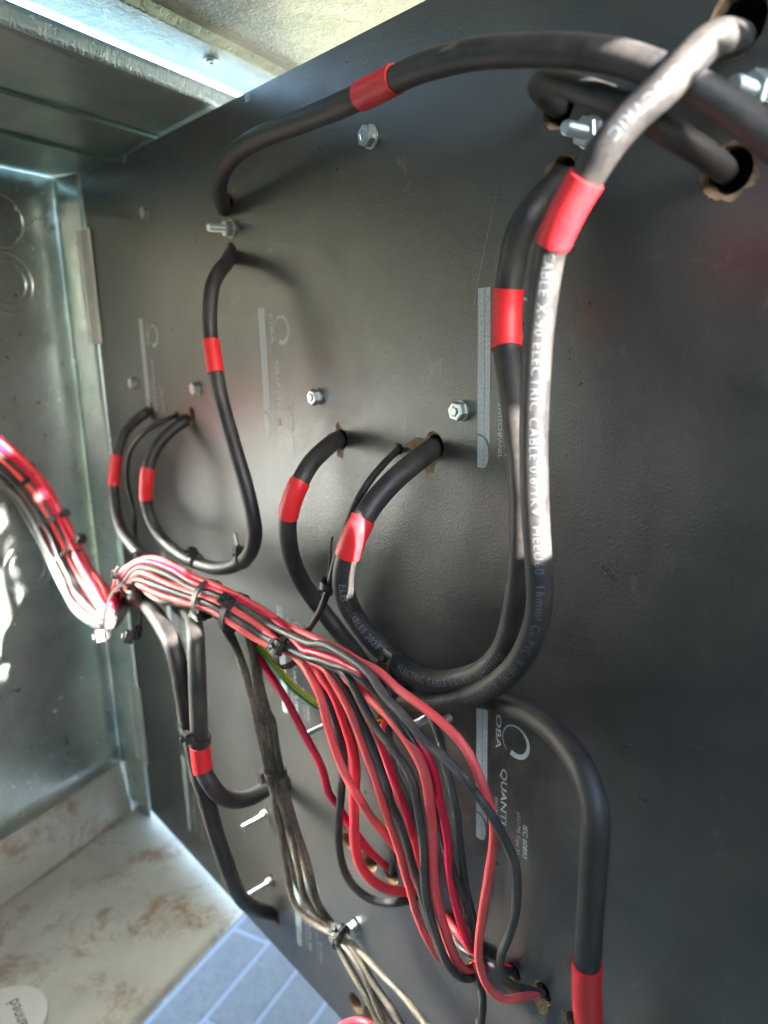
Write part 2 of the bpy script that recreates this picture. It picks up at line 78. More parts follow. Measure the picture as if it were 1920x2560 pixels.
  'd12': {'col': 'red','pts': [[-661.8,-193.9,-36.5],[-676.6,-159.7,-48.8],[-681.5,-129.4,-66.4],[-675.3,-118.2,-78.3],[-679.8,-107.6,-89.6],[-690.0,-93.6,-104.8],[-694.9,-79.8,-124.7],[-694.3,-71.5,-146.2],[-682.0,-67.0,-167.9],[-654.5,-67.0,-186.0],[-615.0,-71.9,-193.9],[-556.4,-81.9,-193.2],[-498.1,-91.9,-183.6],[-553.0,-65.3,-192.9],[-498.6,-69.3,-161.0],[-468.2,-68.2,-154.2],[-434.4,-67.6,-153.3],[-407.7,-66.1,-152.4],[-386.7,-64.2,-152.4],[-381.4,-48.0,-176.6],[-368.5,-47.0,-191.8],[-348.5,-46.0,-206.2],[-332.1,-45.0,-222.7],[-316.4,-44.0,-238.6],[-314.1,-42.0,-254.2],[-311.0,-38.5,-262.8],[-306.5,-35.0,-272.7],[-301.9,-31.5,-281.6],[-296.6,-28.0,-290.1],[-302.0,-14.0,-309.1],[-308.3,-2.0,-324.0],[-319.1,10.0,-338.5]],'od': 4.56},
  'd13': {'col': 'green','pts': [[-661.0,-192.2,-32.9],[-677.7,-158.9,-45.6],[-680.5,-127.6,-63.7],[-676.2,-115.8,-75.3],[-679.1,-104.9,-86.1],[-689.9,-90.8,-102.2],[-694.9,-77.6,-122.5],[-693.2,-67.7,-145.6],[-679.1,-63.5,-167.3],[-654.3,-63.4,-184.6],[-614.0,-68.7,-191.2],[-555.6,-79.0,-191.9],[-499.4,-92.0,-181.4],[-552.2,-65.9,-191.5],[-498.9,-71.2,-158.0],[-468.7,-66.9,-150.0],[-435.6,-65.2,-149.6],[-407.3,-65.2,-150.0],[-387.9,-61.7,-150.2],[-383.9,-48.0,-177.4],[-372.5,-47.0,-182.3],[-363.5,-46.0,-186.0],[-355.0,-45.0,-191.0],[-346.7,-44.0,-196.5],[-340.5,-39.5,-203.2],[-332.2,-35.0,-208.9],[-318.9,-30.5,-212.6],[-307.7,-26.0,-213.4],[-312.6,-12.0,-222.2],[-315.4,-2.0,-226.1],[-323.6,8.0,-232.2]],'od': 4.37},
  'wA': {'col': 'black','pts': [[-657.3,-197.1,-45.4],[-672.1,-162.3,-57.1],[-677.1,-136.3,-74.7],[-671.2,-125.9,-84.8],[-676.3,-114.6,-96.7],[-687.1,-101.3,-111.7],[-692.5,-90.9,-129.1],[-691.7,-82.6,-148.3],[-678.8,-77.9,-168.1],[-655.7,-78.2,-185.0],[-617.2,-82.0,-194.0],[-558.3,-93.9,-193.7],[-494.4,-94.9,-188.0],[-547.0,-62.5,-196.0],[-494.5,-69.6,-167.8],[-467.5,-76.6,-162.2],[-434.7,-78.4,-160.3],[-408.1,-56.0,-164.7],[-400.4,-55.5,-176.1],[-387.6,-55.0,-185.7],[-379.7,-54.5,-200.6],[-374.1,-54.0,-217.6],[-370.3,-54.0,-226.9],[-368.5,-52.9,-243.5],[-365.8,-51.8,-260.9],[-363.1,-50.7,-270.7],[-360.8,-50.0,-283.5],[-357.8,-50.0,-299.6],[-355.2,-50.0,-313.1],[-351.5,-50.0,-331.0],[-348.9,-48.2,-348.8],[-337.3,-45.5,-355.1],[-326.5,-42.7,-356.6],[-314.4,-40.0,-355.2],[-314.1,-40.0,-362.8],[-305.4,-40.8,-367.1],[-293.4,-41.6,-372.3],[-282.5,-42.4,-376.7],[-273.3,-43.2,-383.1],[-267.5,-44.0,-389.9],[-261.5,-42.0,-439.9],[-258.5,-36.0,-509.9],[-259.5,-32.0,-589.9]],'od': 4.08},
  'wB': {'col': 'black','pts': [[-662.6,-196.1,-40.3],[-678.1,-161.6,-52.9],[-681.5,-132.9,-69.6],[-675.7,-121.1,-79.4],[-679.3,-111.1,-91.0],[-691.7,-97.6,-107.6],[-695.5,-84.5,-125.8],[-693.9,-75.4,-147.3],[-680.0,-70.6,-169.6],[-656.3,-71.1,-186.9],[-615.3,-75.1,-195.0],[-557.7,-85.2,-194.4],[-498.7,-93.7,-186.1],[-550.3,-63.3,-195.0],[-495.7,-69.3,-162.6],[-467.5,-69.5,-158.5],[-434.7,-69.6,-156.8],[-407.9,-54.0,-166.5],[-394.2,-53.5,-178.9],[-384.6,-53.0,-192.1],[-376.4,-52.5,-208.2],[-372.3,-52.0,-221.7],[-368.8,-52.0,-227.1],[-366.1,-51.0,-245.2],[-364.7,-50.0,-261.2],[-362.9,-49.0,-273.3],[-356.1,-48.0,-284.0],[-350.8,-48.0,-292.9],[-346.3,-48.0,-302.2],[-343.4,-48.0,-312.3],[-340.1,-48.0,-325.2],[-341.4,-45.0,-341.7],[-334.4,-42.0,-351.2],[-325.8,-39.0,-356.4],[-317.1,-36.0,-357.8],[-312.2,-38.0,-360.1],[-300.7,-38.7,-360.9],[-290.1,-39.3,-365.1],[-282.9,-40.0,-371.5],[-275.8,-40.7,-378.8],[-269.1,-41.3,-385.1],[-264.8,-42.0,-391.2],[-258.8,-40.0,-441.2],[-255.8,-34.0,-511.2],[-256.8,-30.0,-591.2]],'od': 4.08},
  'wC': {'col': 'black','pts': [[-662.2,-195.9,-44.8],[-676.9,-164.2,-56.4],[-681.2,-134.5,-73.9],[-676.0,-123.3,-83.0],[-680.6,-113.2,-94.4],[-691.9,-100.0,-109.3],[-695.5,-86.9,-127.6],[-695.6,-79.9,-149.9],[-681.0,-74.3,-171.5],[-656.5,-73.4,-187.9],[-616.3,-79.2,-196.9],[-558.2,-89.7,-196.3],[-497.6,-93.2,-187.6],[-549.1,-61.8,-196.0],[-496.3,-65.8,-164.5],[-466.9,-71.9,-163.0],[-434.1,-74.0,-160.9],[-407.0,-70.2,-158.6],[-380.2,-54.0,-169.3],[-374.4,-53.0,-176.9],[-372.2,-52.0,-190.9],[-373.2,-51.0,-207.5],[-371.6,-50.0,-223.5],[-366.4,-50.0,-226.9],[-364.7,-48.9,-245.4],[-364.3,-47.8,-261.9],[-361.5,-46.7,-271.7],[-359.1,-46.2,-286.4],[-360.4,-46.7,-298.7],[-357.0,-47.3,-312.5],[-350.7,-47.8,-320.6],[-347.2,-45.8,-334.8],[-343.9,-42.5,-347.9],[-335.6,-39.3,-355.7],[-317.7,-36.0,-356.8],[-311.1,-36.0,-359.0],[-298.3,-37.0,-360.2],[-286.6,-38.0,-365.5],[-275.0,-39.0,-368.2],[-263.8,-40.0,-369.6],[-254.2,-41.0,-373.0],[-247.3,-42.0,-376.3],[-241.3,-40.0,-426.3],[-238.3,-34.0,-496.3],[-239.3,-30.0,-576.3]],'od': 4.08},
  'wD': {'col': 'black','pts': [[-665.0,-198.5,-40.1],[-681.8,-162.9,-53.3],[-685.6,-133.2,-71.4],[-679.9,-121.1,-80.3],[-684.3,-111.2,-90.4],[-693.9,-97.7,-106.8],[-700.2,-85.2,-125.6],[-698.7,-75.1,-148.1],[-683.9,-70.2,-172.5],[-657.5,-71.8,-191.2],[-616.3,-73.6,-199.9],[-556.7,-85.0,-199.4],[-499.9,-92.4,-188.5],[-553.7,-62.7,-196.3],[-496.5,-65.5,-161.6],[-468.0,-65.5,-160.2],[-434.3,-67.3,-161.1],[-407.9,-66.2,-158.6],[-381.1,-52.0,-171.4],[-374.2,-50.7,-181.5],[-373.6,-49.3,-200.2],[-372.1,-48.0,-216.3],[-364.9,-48.0,-227.0],[-362.9,-46.9,-243.5],[-361.8,-45.8,-261.6],[-360.9,-44.7,-274.3],[-355.9,-44.2,-286.7],[-349.2,-44.7,-297.6],[-342.6,-45.3,-308.3],[-336.6,-45.8,-317.3],[-335.0,-43.6,-332.5],[-333.9,-40.1,-347.9],[-327.7,-36.5,-357.1],[-319.7,-33.0,-360.0],[-310.8,-34.0,-358.6],[-295.9,-35.7,-357.3],[-276.5,-37.3,-356.3],[-257.1,-39.0,-354.2],[-243.5,-40.7,-353.9],[-231.7,-42.3,-354.3],[-224.6,-44.0,-353.6],[-218.6,-42.0,-403.6],[-215.6,-36.0,-473.6],[-216.6,-32.0,-553.6]],'od': 4.08},
  'wE': {'col': 'black','pts': [[-665.9,-194.2,-36.0],[-680.5,-161.1,-49.2],[-684.2,-129.6,-66.0],[-680.0,-118.1,-77.2],[-683.2,-108.7,-87.1],[-693.8,-94.1,-104.1],[-698.6,-80.2,-122.5],[-697.2,-70.2,-146.9],[-684.1,-65.4,-170.9],[-655.8,-66.0,-188.3],[-615.3,-70.0,-196.7],[-556.1,-80.1,-196.1],[-501.3,-90.7,-185.3],[-554.5,-64.9,-193.5],[-498.4,-67.1,-159.1],[-469.9,-64.0,-154.5],[-435.7,-65.2,-155.6],[-407.4,-65.7,-155.5],[-379.9,-50.0,-173.0],[-374.5,-48.7,-187.5],[-373.4,-47.3,-206.2],[-369.2,-46.0,-224.1],[-364.2,-46.0,-227.5],[-363.8,-44.9,-244.7],[-361.9,-43.8,-262.5],[-360.8,-42.7,-274.2],[-356.5,-42.2,-285.0],[-349.8,-42.7,-297.0],[-342.4,-43.3,-307.3],[-335.8,-43.8,-318.0],[-335.0,-41.6,-333.6],[-333.8,-38.1,-349.0],[-327.5,-34.5,-357.7],[-321.0,-31.0,-361.1],[-315.4,-34.0,-364.0],[-303.3,-35.0,-366.2],[-292.1,-36.0,-371.4],[-283.3,-37.0,-377.0],[-274.2,-38.0,-381.4],[-265.5,-39.0,-384.8],[-259.5,-40.0,-388.2],[-253.5,-38.0,-438.2],[-250.5,-32.0,-508.2],[-251.5,-28.0,-588.2]],'od': 4.08},
  'd20': {'col': 'black','pts': [[-665.0,-193.6,-29.3],[-678.7,-158.2,-43.2],[-682.2,-127.3,-61.1],[-677.9,-113.5,-72.9],[-682.3,-102.4,-83.9],[-691.3,-89.0,-100.7],[-697.3,-74.5,-121.1],[-695.2,-64.9,-144.1],[-680.6,-60.5,-167.6],[-654.2,-60.8,-187.2],[-613.4,-66.0,-192.8],[-555.4,-73.9,-191.4],[-500.7,-90.5,-181.9],[-554.3,-67.4,-191.1],[-501.4,-71.2,-155.4],[-469.7,-63.7,-148.9],[-435.9,-62.1,-149.3],[-407.6,-61.3,-150.3],[-388.9,-59.1,-150.1],[-374.0,-56.0,-153.5],[-358.8,-51.4,-156.8],[-346.7,-46.5,-162.3],[-320.5,-50.0,-171.8],[-316.2,-48.0,-174.5],[-306.7,-47.0,-175.7],[-300.0,-46.4,-178.1],[-293.6,-45.9,-182.6],[-287.3,-45.3,-191.0],[-282.1,-44.3,-201.9],[-279.1,-42.9,-211.1],[-276.2,-41.4,-220.4],[-273.4,-40.0,-231.2],[-270.3,-38.0,-238.0],[-273.7,-31.3,-257.0],[-280.3,-23.3,-278.5],[-290.4,-14.0,-298.8],[-303.9,-4.0,-321.3],[-320.5,9.0,-341.6]],'od': 3.61},
  'd21': {'col': 'crimson','pts': [[-664.1,-194.4,-34.7],[-678.8,-159.8,-46.3],[-683.3,-127.8,-64.9],[-678.6,-116.7,-75.6],[-681.6,-106.4,-87.1],[-693.0,-92.3,-104.2],[-697.1,-78.0,-122.9],[-696.5,-69.5,-146.2],[-681.1,-64.7,-168.7],[-656.1,-65.2,-188.2],[-615.6,-68.9,-194.8],[-555.9,-79.2,-195.2],[-499.7,-92.3,-182.7],[-552.0,-65.7,-192.2],[-498.6,-69.4,-158.8],[-469.5,-65.0,-152.4],[-435.3,-63.7,-153.6],[-408.1,-63.6,-152.9],[-388.6,-60.2,-153.5],[-373.8,-57.9,-156.5],[-359.1,-54.0,-159.7],[-346.5,-49.4,-166.0],[-317.5,-50.0,-169.7],[-311.5,-48.0,-172.9],[-292.4,-47.0,-171.8],[-285.6,-46.0,-175.7],[-277.2,-45.0,-183.0],[-270.0,-44.0,-191.5],[-264.3,-42.7,-200.5],[-260.3,-41.3,-210.3],[-256.3,-40.0,-221.5],[-258.4,-36.0,-230.4],[-259.6,-30.7,-243.8],[-262.5,-24.0,-261.9],[-267.9,-16.0,-282.8],[-278.1,-4.0,-310.8],[-291.0,9.0,-331.1]],'od': 3.61},
  'd14': {'col': 'red','pts': [[-314.7,8.0,-228.6],[-304.8,-3.0,-220.6],[-294.9,-14.0,-213.3],[-294.7,-16.7,-217.2],[-292.7,-19.3,-222.8],[-286.9,-22.0,-230.5],[-280.6,-24.0,-234.3],[-273.5,-26.0,-239.7],[-267.7,-28.0,-242.5],[-264.9,-24.0,-255.1],[-262.7,-22.0,-266.6],[-262.5,-20.0,-276.7],[-273.7,-8.0,-302.0],[-281.9,0.0,-317.3],[-291.4,9.0,-331.4]],'od': 3.8},
  'd15': {'col': 'black','pts': [[-312.2,8.0,-229.7],[-301.9,-3.0,-221.8],[-293.4,-12.0,-217.7],[-287.3,-17.0,-225.2],[-278.7,-22.0,-230.5],[-272.4,-24.0,-234.9],[-263.5,-26.0,-241.4],[-264.9,-21.3,-252.8],[-264.5,-18.7,-264.7],[-264.8,-16.0,-281.0],[-271.2,-8.0,-300.5],[-279.4,0.0,-319.9],[-289.0,9.0,-335.1]],'od': 3.99},
  'd16': {'col': 'black','pts': [[-283.6,9.0,-208.3],[-268.6,-4.0,-200.6],[-259.8,-10.0,-198.9],[-251.7,-14.0,-201.7],[-244.6,-18.0,-206.1],[-238.2,-21.2,-214.3],[-233.2,-23.6,-219.0],[-228.5,-26.0,-223.8],[-226.2,-26.1,-230.3],[-225.4,-25.3,-246.8],[-224.3,-24.4,-260.0],[-223.2,-23.4,-271.9],[-221.3,-22.3,-282.5],[-219.3,-21.1,-292.3],[-217.5,-20.0,-301.5],[-222.4,-10.0,-317.6],[-229.2,0.0,-332.1],[-236.0,9.0,-344.3]],'od': 4.37},
  'd17': {'col': 'black','pts': [[-269.9,8.0,-349.2],[-255.3,-3.0,-335.4],[-243.9,-10.0,-327.0],[-236.6,-11.2,-327.8],[-227.4,-12.5,-325.1],[-217.0,-13.7,-320.0],[-208.0,-15.0,-316.6],[-207.9,-7.0,-324.1],[-210.2,0.0,-331.0],[-216.0,9.0,-341.5]],'od': 4.37},
  'd18': {'col': 'red','pts': [[-272.3,8.0,-338.4],[-257.8,-3.0,-326.2],[-242.9,-11.0,-319.0],[-234.5,-11.8,-321.3],[-226.3,-12.5,-323.0],[-218.4,-13.2,-322.3],[-210.8,-14.0,-319.2],[-209.9,-7.0,-323.3],[-212.2,0.0,-330.2],[-217.5,9.0,-340.6]],'od': 3.8},
  'd19': {'col': 'red','pts': [[-332.4,-28.0,-642.7],[-334.4,-32.0,-562.7],[-331.4,-38.0,-492.7],[-326.4,-40.0,-442.7],[-315.3,-41.6,-424.2],[-301.8,-43.2,-407.0],[-288.5,-43.2,-395.5],[-278.9,-41.6,-394.1],[-275.2,-40.0,-401.6],[-269.2,-38.0,-451.6],[-266.2,-32.0,-521.6],[-267.2,-28.0,-601.6]],'od': 4.56},
  'f0': {'col': 'red','pts': [[-654.9,-186.9,-27.0],[-669.4,-153.3,-39.5],[-673.7,-124.5,-57.2],[-667.7,-111.6,-69.9],[-672.4,-97.2,-85.0],[-682.2,-82.7,-100.9],[-687.2,-72.8,-120.5],[-685.1,-65.0,-140.2],[-672.0,-59.0,-160.5],[-650.7,-60.1,-176.4],[-612.3,-65.3,-183.5],[-556.1,-76.1,-180.3],[-495.5,-92.4,-177.8],[-549.9,-70.4,-186.5],[-501.5,-78.8,-155.4],[-470.0,-71.1,-140.3],[-434.7,-68.4,-140.1],[-407.0,-66.8,-141.4],[-385.9,-64.6,-141.7],[-370.2,-60.4,-145.0],[-355.3,-55.0,-149.8],[-343.3,-50.8,-154.5]],'od': 4.37},
  'f1': {'col': 'red','pts': [[-651.5,-187.8,-30.8],[-665.9,-155.1,-43.3],[-668.6,-126.4,-61.5],[-663.0,-114.4,-73.9],[-669.0,-98.9,-88.7],[-678.9,-85.8,-104.8],[-683.2,-75.7,-121.8],[-682.3,-68.4,-140.5],[-671.1,-64.1,-158.3],[-650.1,-64.7,-173.5],[-613.9,-69.7,-181.0],[-557.2,-80.8,-178.9],[-494.2,-93.3,-177.5],[-547.7,-70.0,-188.1]],'od': 4.37},
  'f2': {'col': 'red','pts': [[-659.0,-188.2,-24.7],[-674.8,-153.7,-38.2],[-677.0,-122.6,-56.0],[-671.4,-109.3,-68.1],[-676.2,-97.0,-81.6],[-685.2,-82.5,-98.4],[-690.4,-69.6,-118.3],[-689.1,-60.9,-140.7],[-676.7,-56.2,-161.8],[-651.2,-56.1,-179.4],[-613.3,-61.3,-186.3],[-555.8,-71.7,-184.0],[-499.1,-90.2,-176.2],[-553.7,-71.0,-187.3]],'od': 4.37},
  'f3': {'col': 'black','pts': [[-656.5,-197.5,-49.1],[-671.4,-163.3,-60.9],[-675.9,-137.6,-76.9],[-671.0,-127.8,-86.1],[-676.0,-116.0,-99.5],[-686.8,-104.6,-113.5],[-692.1,-92.4,-129.5],[-691.7,-84.7,-148.9],[-678.2,-81.3,-168.7],[-654.9,-81.0,-184.7],[-617.9,-85.1,-193.2],[-558.9,-96.4,-193.7],[-493.4,-95.4,-190.2],[-545.4,-60.4,-195.6]],'od': 4.37},
  'f4': {'col': 'black','pts': [[-653.0,-194.8,-47.7],[-668.5,-162.5,-59.7],[-671.5,-135.9,-74.6],[-666.5,-126.8,-85.0],[-671.7,-114.7,-99.5],[-683.2,-102.4,-115.0],[-686.7,-92.0,-129.4],[-687.4,-84.0,-147.2],[-675.2,-81.4,-165.1],[-654.3,-80.3,-180.3],[-616.8,-85.4,-188.6],[-559.0,-96.3,-189.5],[-492.2,-96.4,-187.7],[-544.2,-62.0,-194.6]],'od': 4.37},
  'f5': {'col': 'black','pts': [[-650.6,-192.3,-43.5],[-664.9,-159.6,-55.2],[-667.7,-134.2,-71.6],[-662.1,-123.4,-81.2],[-667.6,-109.7,-97.0],[-678.3,-97.4,-112.5],[-682.8,-87.8,-127.9],[-682.8,-81.2,-144.0],[-672.4,-75.9,-161.1],[-652.3,-77.1,-176.4],[-615.5,-81.7,-184.2],[-559.1,-92.9,-183.8],[-491.3,-95.1,-184.0],[-543.7,-64.5,-193.5]],'od': 4.37},
  'f6': {'col': 'black','pts': [[-660.2,-199.0,-50.9],[-675.3,-166.8,-62.7],[-678.8,-138.5,-78.1],[-674.5,-129.8,-87.1],[-679.6,-118.1,-99.1],[-691.3,-106.1,-114.0],[-696.0,-94.1,-130.7],[-696.2,-86.5,-151.0],[-681.8,-81.9,-171.8],[-657.2,-81.9,-189.0],[-617.1,-86.3,-197.9],[-558.2,-95.5,-197.9],[-496.2,-94.4,-192.1],[-546.6,-59.6,-197.7]],'od': 4.37},
 },
 'wrap': [
  [[-478.4,-101.6,-192.5],[-481.2,-101.7,-183.8],[-482.5,-99.9,-174.6],[-482.4,-96.5,-165.5],[-480.3,-91.7,-159.0],[-476.1,-86.0,-156.9],[-471.5,-81.5,-159.4],[-468.0,-80.2,-167.3],[-466.2,-82.4,-179.2],[-466.0,-86.6,-191.4]],
  [[-505.2,-92.7,-203.3],[-508.2,-92.8,-194.1],[-509.6,-91.0,-184.4],[-509.5,-87.3,-174.8],[-507.2,-82.3,-168.0],[-502.8,-76.2,-165.7],[-498.0,-71.5,-168.3],[-494.2,-70.1,-176.7],[-492.4,-72.4,-189.2],[-492.1,-76.8,-202.2]],
 ],
 'bolts': [
  ['n1',-580.4,99.1,5,1,1.0],
  ['n2',-309.3,98.7,4,1,1.1],
  ['n3',-454.3,72.6,17,1,1.1],
  ['n4',-637.7,-31.9,5,1,1.0],
  ['n5',-520.6,-32.9,5,1,1.0],
  ['n6',-365.6,-32.8,5,1,1.0],
  ['n7',-247.6,-34.8,5,1,1.0],
  ['n8',-179.8,73.9,17,1,1.15],
  ['n9',-118.1,72.9,16,1,1.3],
  ['n10',-462.5,-367.4,22,1,0.8],
  ['n11',-462.3,-429.7,21,1,0.8],
  ['n12',-368.0,-248.8,18,1,0.8],
  ['n13',-269.7,-204.4,15,0,1.0],
  ['n14',-256.6,-200.2,12,0,1.0],
  ['n15',-348.6,-396.6,10,1,1.0],
 ],
 'holes': [
  ['h29',-78.2,26.2,8,6.4,[[-43,3.1,30]]],
  ['h30',-153.8,-383.0,8,6.4,[[-106,8.8,30]]],
  ['h1',-457.7,88.8,7.8,6.2,[[-133,13.2,24],[29,14.9,22]]],
  ['h2',-457.5,58.0,7.5,6.2,[[130,7.1,25]]],
  ['h3',-126.7,95.4,11,9.2,[[167,9.1,40]]],
  ['h4',-193.3,62.2,8.4,6.3,[[-151,11.5,34],[-178,5.8,25],[47,6.1,28]]],
  ['h5',-195.2,86.0,8,6.5,[[-38,5.9,22]]],
  ['h6',-125.7,51.5,9.5,7.6,[[-120,8.8,26],[-75,10.0,24],[-20,10.3,34],[-171,9.9,18]]],
  ['h7',-612.5,-53.1,7,5.8,[[117,13.7,40],[-84,9.5,18]]],
  ['h8',-535.0,-53.9,7,5.8,[[-180,15.9,25],[-101,11.8,18]]],
  ['h8b',-560.6,-55.4,4,3.0,[]],
  ['h9',-345.1,-57.0,7.4,6.0,[[101,10.4,22],[-90,11.3,28],[174,12.6,18]]],
  ['h10',-293.7,-57.4,3.8,2.8,[]],
  ['h11',-266.3,-53.4,7.6,6.0,[[-165,21.2,40],[-109,16.6,25],[-75,9.3,18]]],
  ['h12',-459.1,-461.5,8,6.4,[[-72,8.7,30]]],
  ['h12b',-428.4,-321.9,7.5,6,[]],
  ['h13',-331.2,-332.7,7.5,7.2,[]],
  ['h14',-309.5,-329.9,7,6.4,[[-95,6.6,25]]],
  ['h14b',-354.1,-330.4,5.5,5.2,[]],
  ['h15',-284.0,-326.9,7.5,6.2,[[-114,14.9,30]]],
  ['h16',-253.7,-330.5,7,6.4,[]],
  ['h17',-236.2,-344.4,6,5.0,[[8,7.2,30]]],
  ['h18',-210.4,-331.6,6,4.8,[[-103,15.7,35],[-11,2.2,20]]],
  ['h19',-190.9,-329.5,6.5,5.0,[[-95,13.0,40],[-170,9.4,22]]],
  ['h20',-172.2,-332.8,6,5.0,[[176,7.2,40]]],
  ['h21',-352.7,-464.0,7.5,7.2,[]],
  ['h22',-335.5,-461.2,7.5,7.2,[]],
  ['h23',-313.2,-224.9,5,4.2,[]],
  ['h23b',-303.9,-222.2,5,4.2,[[-82,6.0,20]]],
  ['h24',-460.0,-424.8,4.5,3.0,[[147,5.4,30],[-64,11.3,25]]],
  ['h25',-460.3,-364.1,4,3.0,[[132,4.0,25],[-91,11.7,20]]],
  ['h26',-347.5,-393.3,4.5,3.0,[[-169,5.5,35]]],
 ],
 'ties': [
  ['tie1',[-395.5,-67.0,-151.4],[0.992,0.119,-0.036],11.4,9.6,[-400.7,-72.0,-159.7],None,1.0,None],
  ['tie2',[-371.8,-62.0,-154.8],[0.96,0.216,-0.176],11.2,9.4,[-345.4,-72.0,-136.7],None,1.0,None],
  ['tie3',[-327.3,-53.0,-166.5],[0.982,0.087,-0.168],10.6,9.4,[-311.1,-66.0,-162.4],None,1.0,None],
  ['tie4',[-268.3,-26.0,-174.6],[-0.994,0.083,0.064],15.72,5.55,[-251.0,-36.0,-153.0],None,1.2,[-0.05,0.159,-0.986]],
  ['tie5',[-481.2,-32.0,-153.1],[0.999,-0.019,0.029],4.7,4.7,[-444.4,-38.0,-138.8],None,1.0,None],
  ['tie6',[-407.6,-35.0,-136.1],[0.869,-0.065,0.491],4.7,4.7,[-422.4,-30.0,-135.4],[-432.1,-26.0,-124.2],1.0,None],
  ['tie7',[-298.3,-47.0,-124.1],[-0.282,-0.119,-0.952],2.9,2.9,[-306.1,-42.0,-128.4],[-321.9,-26.0,-108.1],1.0,None],
  ['tie8',[-394.2,-84.2,-233.5],[-0.003,-0.0,-1.0],16.84,5.949999999999999,[-379.0,-96.0,-224.4],None,1,[0.985,-0.17,-0.003]],
  ['tie9',[-361.0,-48.0,-262.2],[0.102,0.034,-0.994],5.8,4.6,[-375.4,-50.0,-271.6],None,1.0,None],
  ['tie10',[-318.1,-36.0,-360.2],[1.0,-0.0,0.018],6.5,5,[-310.3,-42.0,-348.8],None,1.0,None],
  ['tie11',[-689.2,-90.2,-110.0],[-0.251,0.536,-0.806],12,10,[-692.9,-82.0,-84.2],None,1.0,None],
  ['tie12',[-687.2,-71.3,-152.1],[0.408,0.234,-0.882],13,10,[-686.0,-56.5,-124.2],None,1.0,None],
  ['tie13',[-653.8,-68.4,-182.7],[0.929,-0.072,-0.364],13,10,[-652.2,-55.3,-160.6],None,1.0,None],
  ['tie14',[-539.7,-66.0,-185.1],[0.855,-0.099,0.509],9.5,9,[-482.6,-89.2,-148.8],None,1.0,None],
  ['tie15',[-505.6,-71.0,-165.8],[0.913,-0.08,0.401],9.5,9,[-482.4,-81.8,-146.5],None,1.0,None],
  ['tie16',[-504.5,-58.0,-157.3],[0.97,0.055,0.235],9,7,[-518.1,-60.0,-150.0],None,1.0,None],
  ['tie17',[-492.3,-97.5,-193.2],[0.258,-0.045,-0.965],1.8,15,[-482.2,-105.3,-190.3],None,1.0,None],
  ['tie18',[-478.3,-81.1,-193.2],[0.002,-0.338,-0.941],1.8,15,[-466.9,-92.3,-191.2],None,1.0,None],
 ],
}

# ------------------------------------------------------------------ materials
def mat(name, base, rough=0.5, metal=0.0, spec=0.5):
    m = bpy.data.materials.new(name); m.use_nodes = True
    b = m.node_tree.nodes['Principled BSDF']
    b.inputs['Base Color'].default_value = (*base, 1)
    b.inputs['Roughness'].default_value = rough
    b.inputs['Metallic'].default_value = metal
    b.inputs['Specular IOR Level'].default_value = spec
    return m, m.node_tree, b
def nz(nt, scale, detail=4, rough=0.55, dist=0.0, stretch=None, coord='Object'):
    tc = nt.nodes.new('ShaderNodeTexCoord'); n = nt.nodes.new('ShaderNodeTexNoise')
    n.inputs['Scale'].default_value = scale; n.inputs['Detail'].default_value = detail
    n.inputs['Roughness'].default_value = rough; n.inputs['Distortion'].default_value = dist
    if stretch:
        mp = nt.nodes.new('ShaderNodeMapping'); mp.inputs['Scale'].default_value = stretch
        nt.links.new(tc.outputs[coord], mp.inputs[0]); nt.links.new(mp.outputs[0], n.inputs[0])
    else: nt.links.new(tc.outputs[coord], n.inputs[0])
    return n.outputs[0]
def ramp(nt, src, stops):
    r = nt.nodes.new('ShaderNodeValToRGB')
    e = r.color_ramp.elements
    while len(e) < len(stops): e.new(0.5)
    for k, (p, c) in enumerate(stops):
        e[k].position = p; e[k].color = (*c, 1) if not isinstance(c, (int, float)) else (c, c, c, 1)
    nt.links.new(src, r.inputs[0]); return r.outputs[0]
def mixc(nt, fac, a, b, mode='MIX'):
    m = nt.nodes.new('ShaderNodeMix'); m.data_type = 'RGBA'; m.blend_type = mode
    for sock, v in ((m.inputs[0], fac), (m.inputs[6], a), (m.inputs[7], b)):
        if hasattr(v, 'is_output'): nt.links.new(v, sock)
        elif isinstance(v, (int, float)): sock.default_value = v
        else: sock.default_value = (*v, 1)
    return m.outputs[2]
def math_(nt, op, a, b=None):
    m = nt.nodes.new('ShaderNodeMath'); m.operation = op
    for s, v in zip(m.inputs, (a, b)):
        if v is None: continue
        if hasattr(v, 'is_output'): nt.links.new(v, s)
        else: s.default_value = v
    return m.outputs[0]
def bump(nt, b, h, strength, dist):
    n = nt.nodes.new('ShaderNodeBump'); n.inputs['Strength'].default_value = strength
    n.inputs['Distance'].default_value = dist
    nt.links.new(h, n.inputs['Height']); nt.links.new(n.outputs[0], b.inputs['Normal'])

